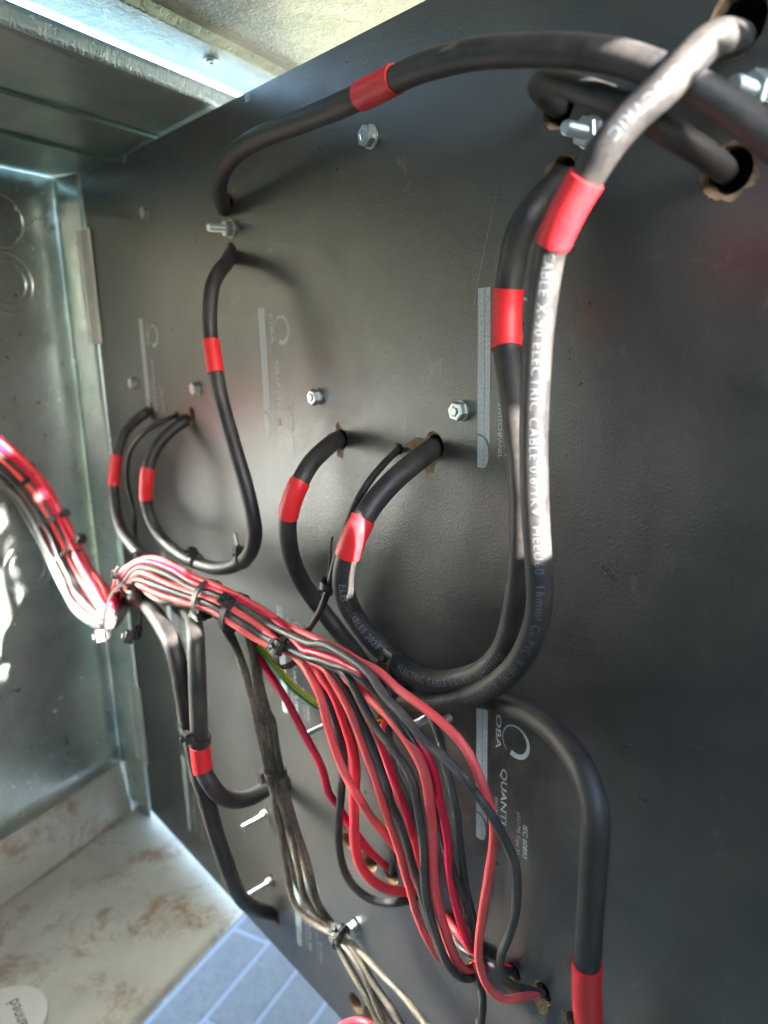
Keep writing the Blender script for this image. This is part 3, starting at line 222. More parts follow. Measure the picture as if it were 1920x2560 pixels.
def cable_mat(name, base, dust, dust_amt, rough, bumpy=0.25):
    m, nt, b = mat(name, base, rough)
    n1 = nz(nt, 55, 6, 0.65); n2 = nz(nt, 700, 3, 0.6)
    k = math_(nt, 'ADD', math_(nt, 'MULTIPLY', n1, 0.75), math_(nt, 'MULTIPLY', n2, 0.35))
    f = ramp(nt, k, [(0.45, 0.0), (0.75, dust_amt)])
    nt.links.new(mixc(nt, f, base, dust), b.inputs['Base Color'])
    nt.links.new(ramp(nt, k, [(0.35, rough-0.06), (0.75, rough+0.18)]), b.inputs['Roughness'])
    sc_ = nz(nt, 1.0, 5, 0.7, 0.4, (0.9, 9.0, 1.0), 'UV')
    bump(nt, b, math_(nt, 'ADD', nz(nt, 420, 3), math_(nt, 'MULTIPLY', sc_, 1.5)), bumpy, 0.00014)
    k2 = math_(nt, 'ADD', k, math_(nt, 'MULTIPLY', math_(nt, 'SUBTRACT', sc_, 0.5), 0.45))
    nt.links.new(k2, b.inputs['Base Color'].links[0].from_node.inputs[0].links[0].from_node.inputs[0])
    return m
M = {}
M['cable'] = cable_mat('black_cable_sheath', (0.016, 0.016, 0.018), (0.15, 0.12, 0.09), 0.26, 0.46)
M['black'] = cable_mat('black_wire_insulation', (0.020, 0.020, 0.023), (0.15, 0.13, 0.11), 0.4, 0.42)
M['red'] = cable_mat('red_wire_insulation', (0.76, 0.028, 0.055), (0.55, 0.16, 0.14), 0.2, 0.38, 0.1)
M['pale_red'] = cable_mat('pale_red_insulation', (0.80, 0.07, 0.075), (0.60, 0.28, 0.24), 0.35, 0.45, 0.1)  # lighter red standing mostly for brighter light on these wires
M['crimson'] = cable_mat('crimson_insulation', (0.58, 0.006, 0.045), (0.45, 0.10, 0.12), 0.15, 0.36, 0.1)  # deeper red standing mostly for dimmer light on these wires
M['grey'] = cable_mat('dusty_black_insulation', (0.045, 0.043, 0.042), (0.20, 0.17, 0.14), 0.45, 0.46)
M['sunlit_tan'] = cable_mat('sunlit_tan_insulation', (0.055, 0.046, 0.036), (0.34, 0.27, 0.19), 0.75, 0.48)  # tan put into the colour to stand in for direct sun
M['sleeve'] = cable_mat('red_marker_sleeve', (0.66, 0.014, 0.022), (0.5, 0.16, 0.13), 0.12, 0.42, 0.2)
M['tie'] = cable_mat('black_nylon', (0.014, 0.014, 0.017), (0.14, 0.12, 0.10), 0.4, 0.36)
M['wrap'] = cable_mat('black_wrap', (0.010, 0.010, 0.011), (0.05, 0.045, 0.04), 0.3, 0.72)
M['rubbed'] = cable_mat('rubbed_black_sheath', (0.05, 0.045, 0.042), (0.30, 0.26, 0.24), 0.8, 0.42)
m, nt, b = mat('green_yellow_insulation', (0.7, 0.5, 0.02), 0.4)
uv = nt.nodes.new('ShaderNodeUVMap'); sx = nt.nodes.new('ShaderNodeSeparateXYZ'); nt.links.new(uv.outputs[0], sx.inputs[0])
st = math_(nt, 'GREATER_THAN', math_(nt, 'FRACT', math_(nt, 'ADD', sx.outputs[1], 0.62)), 0.5)
nt.links.new(mixc(nt, st, (0.95, 0.76, 0.015), (0.01, 0.26, 0.07)), b.inputs['Base Color'])
M['green'] = m
# dark phenolic panel: fine leather grain, dust and rubbed smudges
m, nt, b = mat('phenolic_panel', (0.030, 0.030, 0.031), 0.34, 0, 0.85)
n1 = nz(nt, 9, 7, 0.62, 0.6); n2 = nz(nt, 60, 6, 0.7, 0.8); n3 = nz(nt, 1500, 2, 0.7)
sm = ramp(nt, math_(nt, 'ADD', math_(nt, 'MULTIPLY', n1, 0.85), math_(nt, 'MULTIPLY', n2, 0.15)), [(0.34, 0.05), (0.72, 0.85)])
sp = ramp(nt, math_(nt, 'MAXIMUM', n3, math_(nt, 'ADD', nz(nt, 28, 6, 0.72, 1.2), 0.03)), [(0.66, 0.0), (0.78, 0.5)])
c = mixc(nt, sm, (0.013, 0.0138, 0.0160), (0.068, 0.062, 0.055))
nt.links.new(mixc(nt, sp, c, (0.16, 0.15, 0.14)), b.inputs['Base Color'])
nt.links.new(ramp(nt, n2, [(0.3, 0.27), (0.75, 0.40)]), b.inputs['Roughness'])
vo = nt.nodes.new('ShaderNodeTexVoronoi'); vo.feature = 'SMOOTH_F1'; vo.inputs['Scale'].default_value = 1050
tc = nt.nodes.new('ShaderNodeTexCoord'); nt.links.new(tc.outputs['Object'], vo.inputs['Vector'])
gr = math_(nt, 'ADD', math_(nt, 'MULTIPLY', vo.outputs[0], 0.6), nz(nt, 1150, 3, 0.6, 0.5))
bump(nt, b, gr, 0.42, 0.00036)
M['panel'] = m
def paint(name, c): 
    m, nt, b = mat(name, c, 0.45)
    n = nz(nt, 900, 3, 0.7)
    nt.links.new(mixc(nt, ramp(nt, n, [(0.35, 0.45), (0.6, 0.0)]), c, (0.06, 0.065, 0.07)), b.inputs['Base Color'])
    return m
M['print'] = paint('grey_print', (0.42, 0.46, 0.48))
M['faint_ink'] = paint('faint_cable_ink', (0.13, 0.15, 0.17))  # dimmer copy of the cable ink, toned down for the sunlit cable
M['ink'] = paint('cable_ink', (0.20, 0.235, 0.27))
m, nt, b = mat('phenolic_core', (0.36, 0.23, 0.12), 0.85)
nt.links.new(mixc(nt, nz(nt, 420, 5, 0.7), (0.13, 0.075, 0.042), (0.38, 0.25, 0.14)), b.inputs['Base Color'])
bump(nt, b, nz(nt, 500, 5, 0.7), 0.9, 0.0006)
M['core'] = m
M['void'] = mat('dark_void', (0.006, 0.006, 0.006), 0.9)[0]
m, nt, b = mat('zinc_plate', (0.52, 0.55, 0.55), 0.36, 0.95)
bump(nt, b, nz(nt, 900, 3), 0.25, 0.0001); M['zinc'] = m
def galv(name, c1, c2, rough, rust=0.0, wr=0.35, wscale=140, stretch=(1, 1, 1), metal=0.85):
    m, nt, b = mat(name, c1, rough, metal)
    n1 = nz(nt, 14, 6, 0.6, 0.7); n2 = nz(nt, 110, 4, 0.6, 1.5)
    c = mixc(nt, ramp(nt, n1, [(0.38, 0.0), (0.62, 1.0)]), c1, c2)
    if rust:
        a = ramp(nt, math_(nt, 'ADD', math_(nt, 'MULTIPLY', nz(nt, 16, 8, 0.68, 0.4), 0.8), math_(nt, 'MULTIPLY', n2, 0.2)), [(0.52, 0.0), (0.64, rust)])
        c = mixc(nt, a, c, (0.27, 0.145, 0.075))
        nt.links.new(math_(nt, 'MULTIPLY', math_(nt, 'SUBTRACT', 1.0, a), metal), b.inputs['Metallic'])
    nt.links.new(c, b.inputs['Base Color'])
    nt.links.new(ramp(nt, n2, [(0.3, rough-0.05), (0.7, rough+0.10)]), b.inputs['Roughness'])
    w_ = nz(nt, wscale, 3, 0.5, 2.2, stretch)
    bump(nt, b, ramp(nt, w_, [(0.44, 0.0), (0.52, 1.0)]), wr, 0.0008)
    return m
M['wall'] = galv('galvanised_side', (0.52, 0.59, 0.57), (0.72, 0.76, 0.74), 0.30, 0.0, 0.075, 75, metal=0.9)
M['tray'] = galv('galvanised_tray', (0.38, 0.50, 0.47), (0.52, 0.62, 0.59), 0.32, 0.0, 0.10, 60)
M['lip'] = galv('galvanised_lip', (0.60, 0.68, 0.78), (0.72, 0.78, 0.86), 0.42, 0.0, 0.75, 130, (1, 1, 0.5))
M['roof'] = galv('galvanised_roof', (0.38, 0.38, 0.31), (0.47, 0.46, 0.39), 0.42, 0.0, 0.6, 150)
M['floor'] = galv('stained_floor_steel', (0.47, 0.44, 0.375), (0.58, 0.545, 0.47), 0.5, 0.85, 0.06, 60, metal=0.35)
M['hinge'] = galv('hinge_steel', (0.50, 0.50, 0.47), (0.60, 0.60, 0.57), 0.45, 0.0, 0.1, 90, metal=0.4)
m, nt, b = mat('paver', (0.3, 0.32, 0.36), 0.85)
n1 = nz(nt, 60, 6, 0.65); n2 = nz(nt, 260, 4, 0.7)
c = mixc(nt, n1, (0.105, 0.098, 0.094), (0.21, 0.198, 0.186))
nt.links.new(mixc(nt, ramp(nt, n2, [(0.58, 0.0), (0.66, 0.9)]), c, (0.05, 0.05, 0.06)), b.inputs['Base Color'])
bump(nt, b, n2, 0.3, 0.001); M['paver'] = m
M['mortar'] = mat('joint_sand', (0.27, 0.275, 0.285), 0.95)[0]
m, nt, b = mat('ground', (0.24, 0.24, 0.15), 0.9)
nt.links.new(mixc(nt, nz(nt, 3, 6), (0.18, 0.20, 0.10), (0.33, 0.31, 0.20)), b.inputs['Base Color']); M['ground'] = m
m, nt, b = mat('sticker_paper', (0.62, 0.58, 0.50), 0.6)
nt.links.new(mixc(nt, nz(nt, 60, 6, 0.7), (0.80, 0.77, 0.70), (0.62, 0.56, 0.47)), b.inputs['Base Color']); M['sticker'] = m
M['sticker_ink'] = mat('sticker_ink', (0.03, 0.03, 0.035), 0.6)[0]

# ------------------------------------------------------------------ helpers
def tag(o, label=None, cat=None, group=None, kind=None):
    for k, v in (('label', label), ('category', cat), ('group', group), ('kind', kind)):
        if v: o[k] = v
    return o
def empty(name, loc, label, cat, group=None):
    o = bpy.data.objects.new(name, None); COL.objects.link(o); o.location = Vector(loc)*MM
    o.empty_display_size = 0.02
    return tag(o, label, cat, group)
def link(name, verts, faces, material, parent=None, smooth=True, uvs=None, mats=None, fm=None):
    """verts in mm, world coordinates; the object origin sits at the first part of the shape"""
    me = bpy.data.meshes.new(name)
    org = Vector(parent_org(parent)) if parent else Vector(verts[0])
    me.from_pydata([(Vector(v)-org)*MM for v in verts], [], faces)
    for mm_ in (mats or [material]): me.materials.append(mm_)
    if fm: me.polygons.foreach_set('material_index', fm)
    if smooth: me.polygons.foreach_set('use_smooth', [True]*len(me.polygons))
    if uvs:
        ul = me.uv_layers.new(name='UVMap')
        for l in me.loops: ul.data[l.index].uv = uvs[l.vertex_index]
    me.update()
    o = bpy.data.objects.new(name, me); COL.objects.link(o)
    if parent: o.parent = parent
    else: o.location = org*MM
    ORG[o.name] = org
    return o
ORG = {}
def parent_org(p): return ORG[p.name]
def root_empty(name, loc, label, cat, group=None):
    o = empty(name, loc, label, cat, group); ORG[o.name] = Vector(loc); return o

def reparent(o, p):
    o.parent = p
class Mesh:
    def __init__(s): s.v = []; s.f = []
    def add(s, v, f):
        k = len(s.v); s.v += [Vector(p) for p in v]; s.f += [[i+k for i in q] for q in f]
    def box(s, c, ax, ay, az, bev=0.0):
        """centre and three half-axis vectors, edges chamfered by bev mm"""
        c, ax, ay, az = map(Vector, (c, ax, ay, az))
        bm = bmesh.new(); bmesh.ops.create_cube(bm, size=2)
        for v in bm.verts: v.co = c + ax*v.co.x + ay*v.co.y + az*v.co.z
        if bev: bmesh.ops.bevel(bm, geom=bm.edges[:], offset=bev, segments=2, affect='EDGES')
        bmesh.ops.recalc_face_normals(bm, faces=bm.faces)
        bm.verts.index_update()
        s.add([v.co.copy() for v in bm.verts], [[v.index for v in f.verts] for f in bm.faces]); bm.free()
    def lathe(s, c, axis, prof, n=20, ref=None, twist=0.0):
        """profile [(distance along axis, radius)] turned round axis; n=6 gives a hexagon"""
        c = Vector(c); a = Vector(axis).normalized()
        u = a.orthogonal().normalized() if ref is None else (Vector(ref)-a*a.dot(Vector(ref))).normalized()
        w_ = a.cross(u); v = []; f = []
        for d, r in prof:
            for k in range(n):
                t = 2*math.pi*k/n+twist; v.append(c+a*d+(u*math.cos(t)+w_*math.sin(t))*r)
        for i in range(len(prof)-1):
            for k in range(n):
                f.append([i*n+k, i*n+(k+1) % n, (i+1)*n+(k+1) % n, (i+1)*n+k])
        f.append(list(range(n))[::-1]); f.append([(len(prof)-1)*n+k for k in range(n)])
        s.add(v, f)
    def link(s, name, material, parent=None, smooth=False): return link(name, s.v, s.f, material, parent, smooth)

class Path:
    """smooth path through the measured points, resampled evenly, with a frame that does not twist"""
    def __init__(s, pts, step=1.6):
        P = [Vector(p) for p in pts]
        P = [P[0]*2-P[1]] + P + [P[-1]*2-P[-2]]
        fine = []
        for i in range(1, len(P)-2):
            p0, p1, p2, p3 = P[i-1:i+3]
            for k in range(24):
                t = k/24
                fine.append(0.5*(2*p1+(p2-p0)*t+(2*p0-5*p1+4*p2-p3)*t*t+(3*p1-p0-3*p2+p3)*t**3))
        fine.append(P[-2])
        for _ in range(10):                      # take the kinks out
            fine = [fine[0]]+[(fine[i-1]+fine[i]*2+fine[i+1])/4 for i in range(1, len(fine)-1)]+[fine[-1]]
        L = [0.0]
        for a, b_ in zip(fine, fine[1:]): L.append(L[-1]+(b_-a).length)
        s.len = L[-1]; n = max(4, int(s.len/step)); s.p = []; j = 0
        for k in range(n+1):
            d = s.len*k/n
            while j < len(L)-2 and L[j+1] < d: j += 1
            t = (d-L[j])/max(1e-9, L[j+1]-L[j]); s.p.append(fine[j].lerp(fine[j+1], t))
        for _ in range(3): s.p = [s.p[0]]+[(s.p[i-1]+s.p[i]*2+s.p[i+1])/4 for i in range(1, len(s.p)-1)]+[s.p[-1]]
        s.step = s.len/n
        s.t = [(s.p[min(i+1, n)]-s.p[max(i-1, 0)]).normalized() for i in range(n+1)]
        u = s.t[0].orthogonal().normalized(); s.u = []
        for t in s.t:
            u = (u-t*u.dot(t)).normalized(); s.u.append(u.copy())
    def at(s, d):
        x = min(max(d/s.step, 0), len(s.p)-1.001); i = int(x); k = x-i
        t = s.t[i].lerp(s.t[i+1], k).normalized()
        return s.p[i].lerp(s.p[i+1], k), t, s.u[i].lerp(s.u[i+1], k)
def tube(path, r, n=14, a=None, b_=None, rf=None, cap=True):
    """tube verts, faces and UVs between distances a and b along the path; rf(d) scales the radius"""
    a = 0 if a is None else a; b_ = path.len if b_ is None else b_
    k = max(3, int((b_-a)/path.step)); v = []; f = []; uv = []
    for i in range(k+1):
        d = a+(b_-a)*i/k; p, t, u = path.at(d); w_ = t.cross(u)
        rr = r*(rf(i/k, d) if rf else 1)
        for q in range(n):
            th = 2*math.pi*q/n
            v.append(p+(u*math.cos(th)+w_*math.sin(th))*rr); uv.append((d/10, q/n))
    for i in range(k):
        for q in range(n):
            f.append([i*n+q, i*n+(q+1) % n, (i+1)*n+(q+1) % n, (i+1)*n+q])
    if cap:
        m_ = len(v); v += v[:n]+v[k*n:k*n+n]; uv += uv[:n]+uv[k*n:k*n+n]
        f.append(list(range(m_, m_+n))[::-1]); f.append(list(range(m_+n, m_+2*n)))
    return v, f, uv
CAMP = Vector((0, -HCAM, 0))
_tc = {}
def text_mesh(s, size=1.0, bold=0.0, spacing=1.0):
    """lettering as flat triangles: list of points (x along the line, y up) and faces, cap height = size"""
    key = (s, bold, spacing)
    if key not in _tc:
        cu = bpy.data.curves.new('lettering', 'FONT'); cu.body = s; cu.space_character = spacing
        cu.offset = bold; cu.resolution_u = 3
        o = bpy.data.objects.new('lettering', cu); COL.objects.link(o)
        bpy.context.view_layer.update()
        me = o.evaluated_get(bpy.context.evaluated_depsgraph_get()).to_mesh()
        v = [(p.co.x, p.co.y) for p in me.vertices]; f = [list(p.vertices) for p in me.polygons]
        o.evaluated_get(bpy.context.evaluated_depsgraph_get()).to_mesh_clear()
        bpy.data.objects.remove(o); bpy.data.curves.remove(cu)
        _tc[key] = (v, f)
    v, f = _tc[key]
    return [(x*size/0.70, y*size/0.70) for x, y in v], f
def wrap_text(path, r, s, d0, size, off=0.0, spacing=1.1, squash=1.0):
    """printing that runs along a cable: letters follow the path and bend round the sheath"""
    v, f = text_mesh(s, size, -0.011, spacing); o = []
    bm = bmesh.new(); bv = [bm.verts.new((x, y, 0)) for x, y in v]
    for q in f:
        try: bm.faces.new([bv[i] for i in q])
        except ValueError: pass
    for cut in range(1, 6): bmesh.ops.bisect_plane(bm, geom=bm.verts[:]+bm.edges[:]+bm.faces[:], plane_co=(0, size*cut/6, 0), plane_no=(0, 1, 0))
    bm.verts.index_update(); v = [(q.co.x, q.co.y) for q in bm.verts]; f = [[q.index for q in fc.verts] for fc in bm.faces]; bm.free()
    for x, y in v:
        p, t, u = path.at(d0+x*squash)
        c = CAMP-p; c = (c-t*c.dot(t)).normalized(); left = c.cross(t)
        th = (y-size/2+off)/r
        o.append(p+(c*math.cos(th)+left*math.sin(th))*(r+0.06))
    return o, f

# ------------------------------------------------------------------ ground
def sheet(name, x0, x1, y0, y1, z, material, kind):
    o = link(name, [(x0, y0, z), (x1, y0, z), (x1, y1, z), (x0, y1, z)], [[0, 1, 2, 3]], material, None, False)
    return tag(o, kind=kind)
ED = Vector((-0.368, 0.930, 0)); ND = Vector((0.930, 0.368, 0)); CO = Vector((-749, -14, 0))
def en(n, e, z): return CO+ND*n+ED*e+Vector((0, 0, z))
ZG = -800
tag(sheet('ground', -60000, 60000, -60000, 60000, ZG-12, M['ground'], None), kind='structure')
hb = Mesh(); hv = []                                     # unseen bank added to block low sky glare
for i in range(61):
    e = -5000+i*170; hgt = 1180+70*noise.noise(Vector((i*0.21, 0, 0)))+25*noise.noise(Vector((i*0.9, 3, 0)))
    hv += [en(3400, e, ZG-11), en(3900, e, ZG+hgt*0.8), en(4150, e, ZG+hgt), en(5600, e, ZG-11)]
hb.add(hv, [[i*4+q, i*4+q+1, i*4+q+5, i*4+q+4] for i in range(60) for q in range(3)])
tag(hb.link('horizon_light_block', M['ground'], None, True), kind='structure')
pm = Mesh()
pw, pl_ = 60.0, 262.0
for i in range(-10, 22):
    for j in range(-4, 5):
        n0 = 51+i*pw; e0 = 165+j*pl_+(0 if i % 2 else 131)
        pm.box(en(n0+pw/2, e0+pl_/2, ZG-6+random.uniform(-.4, .4)), ND*(pw/2-2.2), ED*(pl_/2-2.2), (0, 0, 6), 1.5)
o = pm.link('paving', M['paver']); tag(o, kind='structure')
mo = Mesh(); mo.add([en(-570, -900, ZG-.9), en(1500, -900, ZG-.9), en(1500, 1500, ZG-.9), en(-570, 1500, ZG-.9)], [[0, 1, 2, 3]])
tag(mo.link('paving_joints', M['mortar']), kind='structure')

# ------------------------------------------------------------------ cabinet
cab = root_empty('steel_cabinet', (-749, -14, -503), 'galvanised steel cabinet with stained floor, side wall and folded ceiling tray around the panel', 'cabinet')
def plate(name, quad, thick, nrm, material, parent=cab, cuts=(20, 20)):
    """sheet metal: four corners, a thickness along nrm, subdivided with a slight waviness"""
    q = [Vector(p) for p in quad]; nrm = Vector(nrm).normalized(); v = []; f = []; a, b_ = cuts
    for s_ in (0, 1):
        for i in range(a+1):
            for j in range(b_+1):
                p = q[0].lerp(q[1], i/a).lerp(q[3].lerp(q[2], i/a), j/b_)
                wv = noise.noise(p*0.012)*1.1 if 0 < i < a and 0 < j < b_ else 0
                v.append(p-nrm*thick*s_+nrm*wv)
    N = (a+1)*(b_+1); idx = lambda s_, i, j: s_*N+i*(b_+1)+j
    for i in range(a):
        for j in range(b_):
            f.append([idx(0, i, j), idx(0, i+1, j), idx(0, i+1, j+1), idx(0, i, j+1)])
            f.append([idx(1, i, j), idx(1, i, j+1), idx(1, i+1, j+1), idx(1, i+1, j)])
    for i in range(a):
        f.append([idx(0, i, 0), idx(1, i, 0), idx(1, i+1, 0), idx(0, i+1, 0)])
        f.append([idx(0, i, b_), idx(0, i+1, b_), idx(1, i+1, b_), idx(1, i, b_)])
    for j in range(b_):
        f.append([idx(0, 0, j), idx(0, 0, j+1), idx(1, 0, j+1), idx(1, 0, j)])
        f.append([idx(0, a, j), idx(1, a, j), idx(1, a, j+1), idx(0, a, j+1)])
    return link(name, v, f, material, parent, True)
Zs, Zf = 150, -503
wall = plate('side_wall', [en(0, -570, -446), en(0, 2.6, -446), en(0, 2.6, Zs+1.4), en(0, -570, Zs+1.4)], 1.5, ND, M['wall'], cuts=(24, 30))
plate('base_rail', [en(9, -570, Zf+0.1), en(9, 0, Zf+0.1), en(0.3, 0, -446.1), en(0.3, -570, -446.1)], 1.5, ND, M['floor'])
plate('gap_light_block', [en(36.2, 1.2, 60), en(262, 1.2, 60), en(262, 1.2, Zs+1.3), en(36.2, 1.2, Zs+1.3)], 1.2, -ED, M['tray'])  # added behind the panel to stop light showing in the top gap
fl = plate('corner_flange', [en(0.1, 0.8, Zf), en(36, 0.8, Zf), en(36, 0.8, Zs+1.3), en(0.1, 0.8, Zs+1.3)], 1.5, -ED, M['wall'], cuts=(6, 30))
plate('floor_sheet', [en(3, -570, Zf), en(215, -570, Zf), en(215, 320, Zf), en(3, 320, Zf)], 2, (0, 0, 1), M['floor'])
plate('floor_sheet', [en(330, 40, Zf), en(900, 40, Zf), en(900, 420, Zf), en(330, 420, Zf)], 2, (0, 0, 1), M['floor'])  # unseen piece added to keep sun off the paving
plate('rear_light_block', [en(0, -571, ZG+5), en(800, -571, ZG+5), en(800, -571, 192), en(0, -571, 192)], 1.5, ED, M['tray'])  # unseen, added to darken the space behind the camera
plate('right_sun_block', [en(800, -571, ZG+5), en(800, 40, ZG+5), en(800, 40, 28), en(800, -571, 28)], 1.5, -ND, M['tray'])  # unseen, added to keep sun off the floor and lower cables
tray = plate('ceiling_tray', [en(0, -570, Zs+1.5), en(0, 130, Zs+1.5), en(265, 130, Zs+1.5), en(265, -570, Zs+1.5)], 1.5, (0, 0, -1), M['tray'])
plate('folded_lip', [en(265.5, -570, Zs), en(265.5, 130, Zs), en(265.5, 130, Zs+11), en(265.5, -570, Zs+11)], 1.2, ND, M['lip'], tray, (30, 3))
for nn in (98, 178):                                    # standing seams under the tray
    sm_ = Mesh(); sm_.box(en(nn, -220, Zs-0.2), ND*2.2, ED*345, (0, 0, 1.0), 0.6); sm_.link('seam', M['tray'], tray)
for n0, n1, z0, z1, e0 in ((250, 291, 172, 172, -570), (291, 293, 172, 178, -570), (293, 610, 178, 178, -570), (610, 700, 178, 178, -300), (700, 790, 178, 178, -345), (790, 807, 178, 178, -303), (807, 815, 178, 178, -296), (815, 830, 178, 178, -310), (830, 850, 178, 178, -330), (850, 870, 178, 178, -346), (870, 900, 178, 178, -358), (900, 950, 178, 178, -368), (950, 1012, 178, 178, -379), (1012, 1075, 178, 178, -384), (1075, 1130, 178, 178, -400), (1130, 1260, 178, 178, -408)):  # narrow outer strips are unseen, cut to steer sun and shade
    plate('roof_and_shade_sheet', [en(n0, e0, z0), en(n0, 320, z0), en(n1, 320, z1), en(n1, e0, z1)], 1.2, (0, 0, -1), M['roof'])
def ring(name, c, u, v_, r, wd, material, parent, h, nrm):
    """raised pressed ring"""
    vv = []; ff = []; n = 64
    prof = [(r-wd, 0), (r-wd*0.4, h), (r+wd*0.4, h), (r+wd, 0)]
    for d, z in prof:
        for k in range(n):
            t = 2*math.pi*k/n; vv.append(Vector(c)+Vector(u)*math.cos(t)*d+Vector(v_)*math.sin(t)*d+Vector(nrm)*z)
    for i in range(3):
        for k in range(n): ff.append([i*n+k, i*n+(k+1) % n, (i+1)*n+(k+1) % n, (i+1)*n+k])
    return link(name, vv, ff, material, parent)
for (e, z, rs) in ((-58, 108, (22,)), (-60, 56, (19, 26)), (-100, -112, (23,)), (-78, -200, (18, 25))):
    for r in rs: ring('knockout', en(0.6, e, z), ED, (0, 0, 1), r, 1.3, M['wall'], cab, 0.9, ND)
def floor_ring(n, e, r): ring('knockout', en(n, e, Zf+0.5), ND, ED, r, 1.6, M['floor'], cab, 0.7, (0, 0, 1))
floor_ring(40, -62, 20); floor_ring(32, -150, 19)
for (e, z) in ((-40, 120), (-77, 22), (-35, -330), (-70, -350)):
    s_ = Mesh(); s_.lathe(en(0.4, e, z), ND, [(0, 2.6), (0.8, 2.4), (1.3, 1.6)], 16); s_.link('rivet', M['wall'], cab, True)
s_ = Mesh(); s_.lathe(en(276, -100, 171.6), (0, 0, -1), [(0, 5), (1.5, 4.6), (2, 3.5), (2.1, 2.0), (1.2, 1.6)], 18); s_.link('roof_screw', M['zinc'], cab, True)
st_ = root_empty('round_sticker', en(126, -250, Zf+0.6), 'round off-white paper sticker with dark lettering stuck on the stained steel floor', 'sticker')
SC = en(119, -240, Zf+0.9)
sm_ = Mesh(); sm_.lathe(SC, (0, 0, 1), [(0, 35), (0.25, 34.8)], 64); sm_.link('paper_disc', M['sticker'], st_)
v, f = text_mesh('Scanned', 9.0); wmax = max(x for x, y in v)
dirx = (ND*-0.92+ED*0.39).normalized(); diry = Vector((0, 0, 1)).cross(dirx)
link('lettering', [en(110, -222, Zf+1.3)+dirx*(x-wmax)+diry*(y-4.5) for x, y in v], f, M['sticker_ink'], st_, False)

# ------------------------------------------------------------------ the panel
XL, XR, ZB, ZT = -713.0, 250.0, -493.0, 146.5
panel = root_empty('switch_panel', (XL, 0, ZB), 'large black phenolic switch panel drilled for cables and printed in grey', 'panel')
outer = [Vector((XL, 0, ZB)), Vector((XR, 0, ZB)), Vector((XR, 0, ZT)), Vector((XL, 0, ZT))]
loops = [outer]; rims = []
rng = random.Random(11)
def hole_loop(h):
    name, x, z, ro, ri, chips = h
    n = 56; lo = []; li = []
    for k in range(n):
        a = 2*math.pi*k/n
        r = ri+0.45+(ro-ri-0.3)*(0.5+0.5*math.sin(2*a+x))*rng.uniform(0.6, 1.2)
        for ang, dist, ext in chips:
            d = abs((math.degrees(a)-ang+180) % 360-180); wdt = ext
            if d < wdt: r = max(r, ri+(min(dist*1.05, ro*2.8)-ri)*(1-(d/wdt)**2)**0.7*rng.uniform(0.72, 1.08))
        lo.append(Vector((x+r*math.cos(a), 0, z+r*math.sin(a))))
        rr = ri*(1+rng.uniform(-0.015, 0.015)); li.append(Vector((x+rr*math.cos(a), 0.5 if ro-ri < 0.5 else 1.1, z+rr*math.sin(a))))
    return lo, li
for h in D['holes']:
    lo, li = hole_loop(h); loops.append(lo); rims.append((h, lo, li))
flat = [p for l in loops for p in l]
tris = geometry.tessellate_polygon(loops)
fv = list(flat); ff = []
for t in tris:
    a, b_, c_ = (flat[i] for i in t)
    ff.append(list(t) if (b_-a).cross(c_-a).y < 0 else list(t)[::-1])
k = len(fv)                                             # edges and back of the board
fv += [p+Vector((0, 6, 0)) for p in outer]
for i in range(4): ff.append([i, k+i, k+(i+1) % 4, (i+1) % 4])
link('board', fv, ff, M['panel'], panel, False)
for h, lo, li in rims:
    n = len(lo); v = lo+li+[Vector((p.x, 14, p.z)) for p in li]; f = []; fm = []
    md = [(a+b_)/2+Vector((0, rng.uniform(-0.1, 0.35), 0)) for a, b_ in zip(lo, li)]
    v = lo+md+li+[Vector((p.x, 6, p.z)) for p in li]+[Vector((p.x, 16, p.z)) for p in li]
    for r_ in range(4):
        for q in range(n):
            f.append([r_*n+q, r_*n+(q+1) % n, (r_+1)*n+(q+1) % n, (r_+1)*n+q]); fm.append(1 if r_ == 3 else 0)
    f.append([4*n+q for q in range(n)]); fm.append(1)
    link('chipped_hole', v, f, None, panel, False, mats=[M['core'], M['void']], fm=fm)
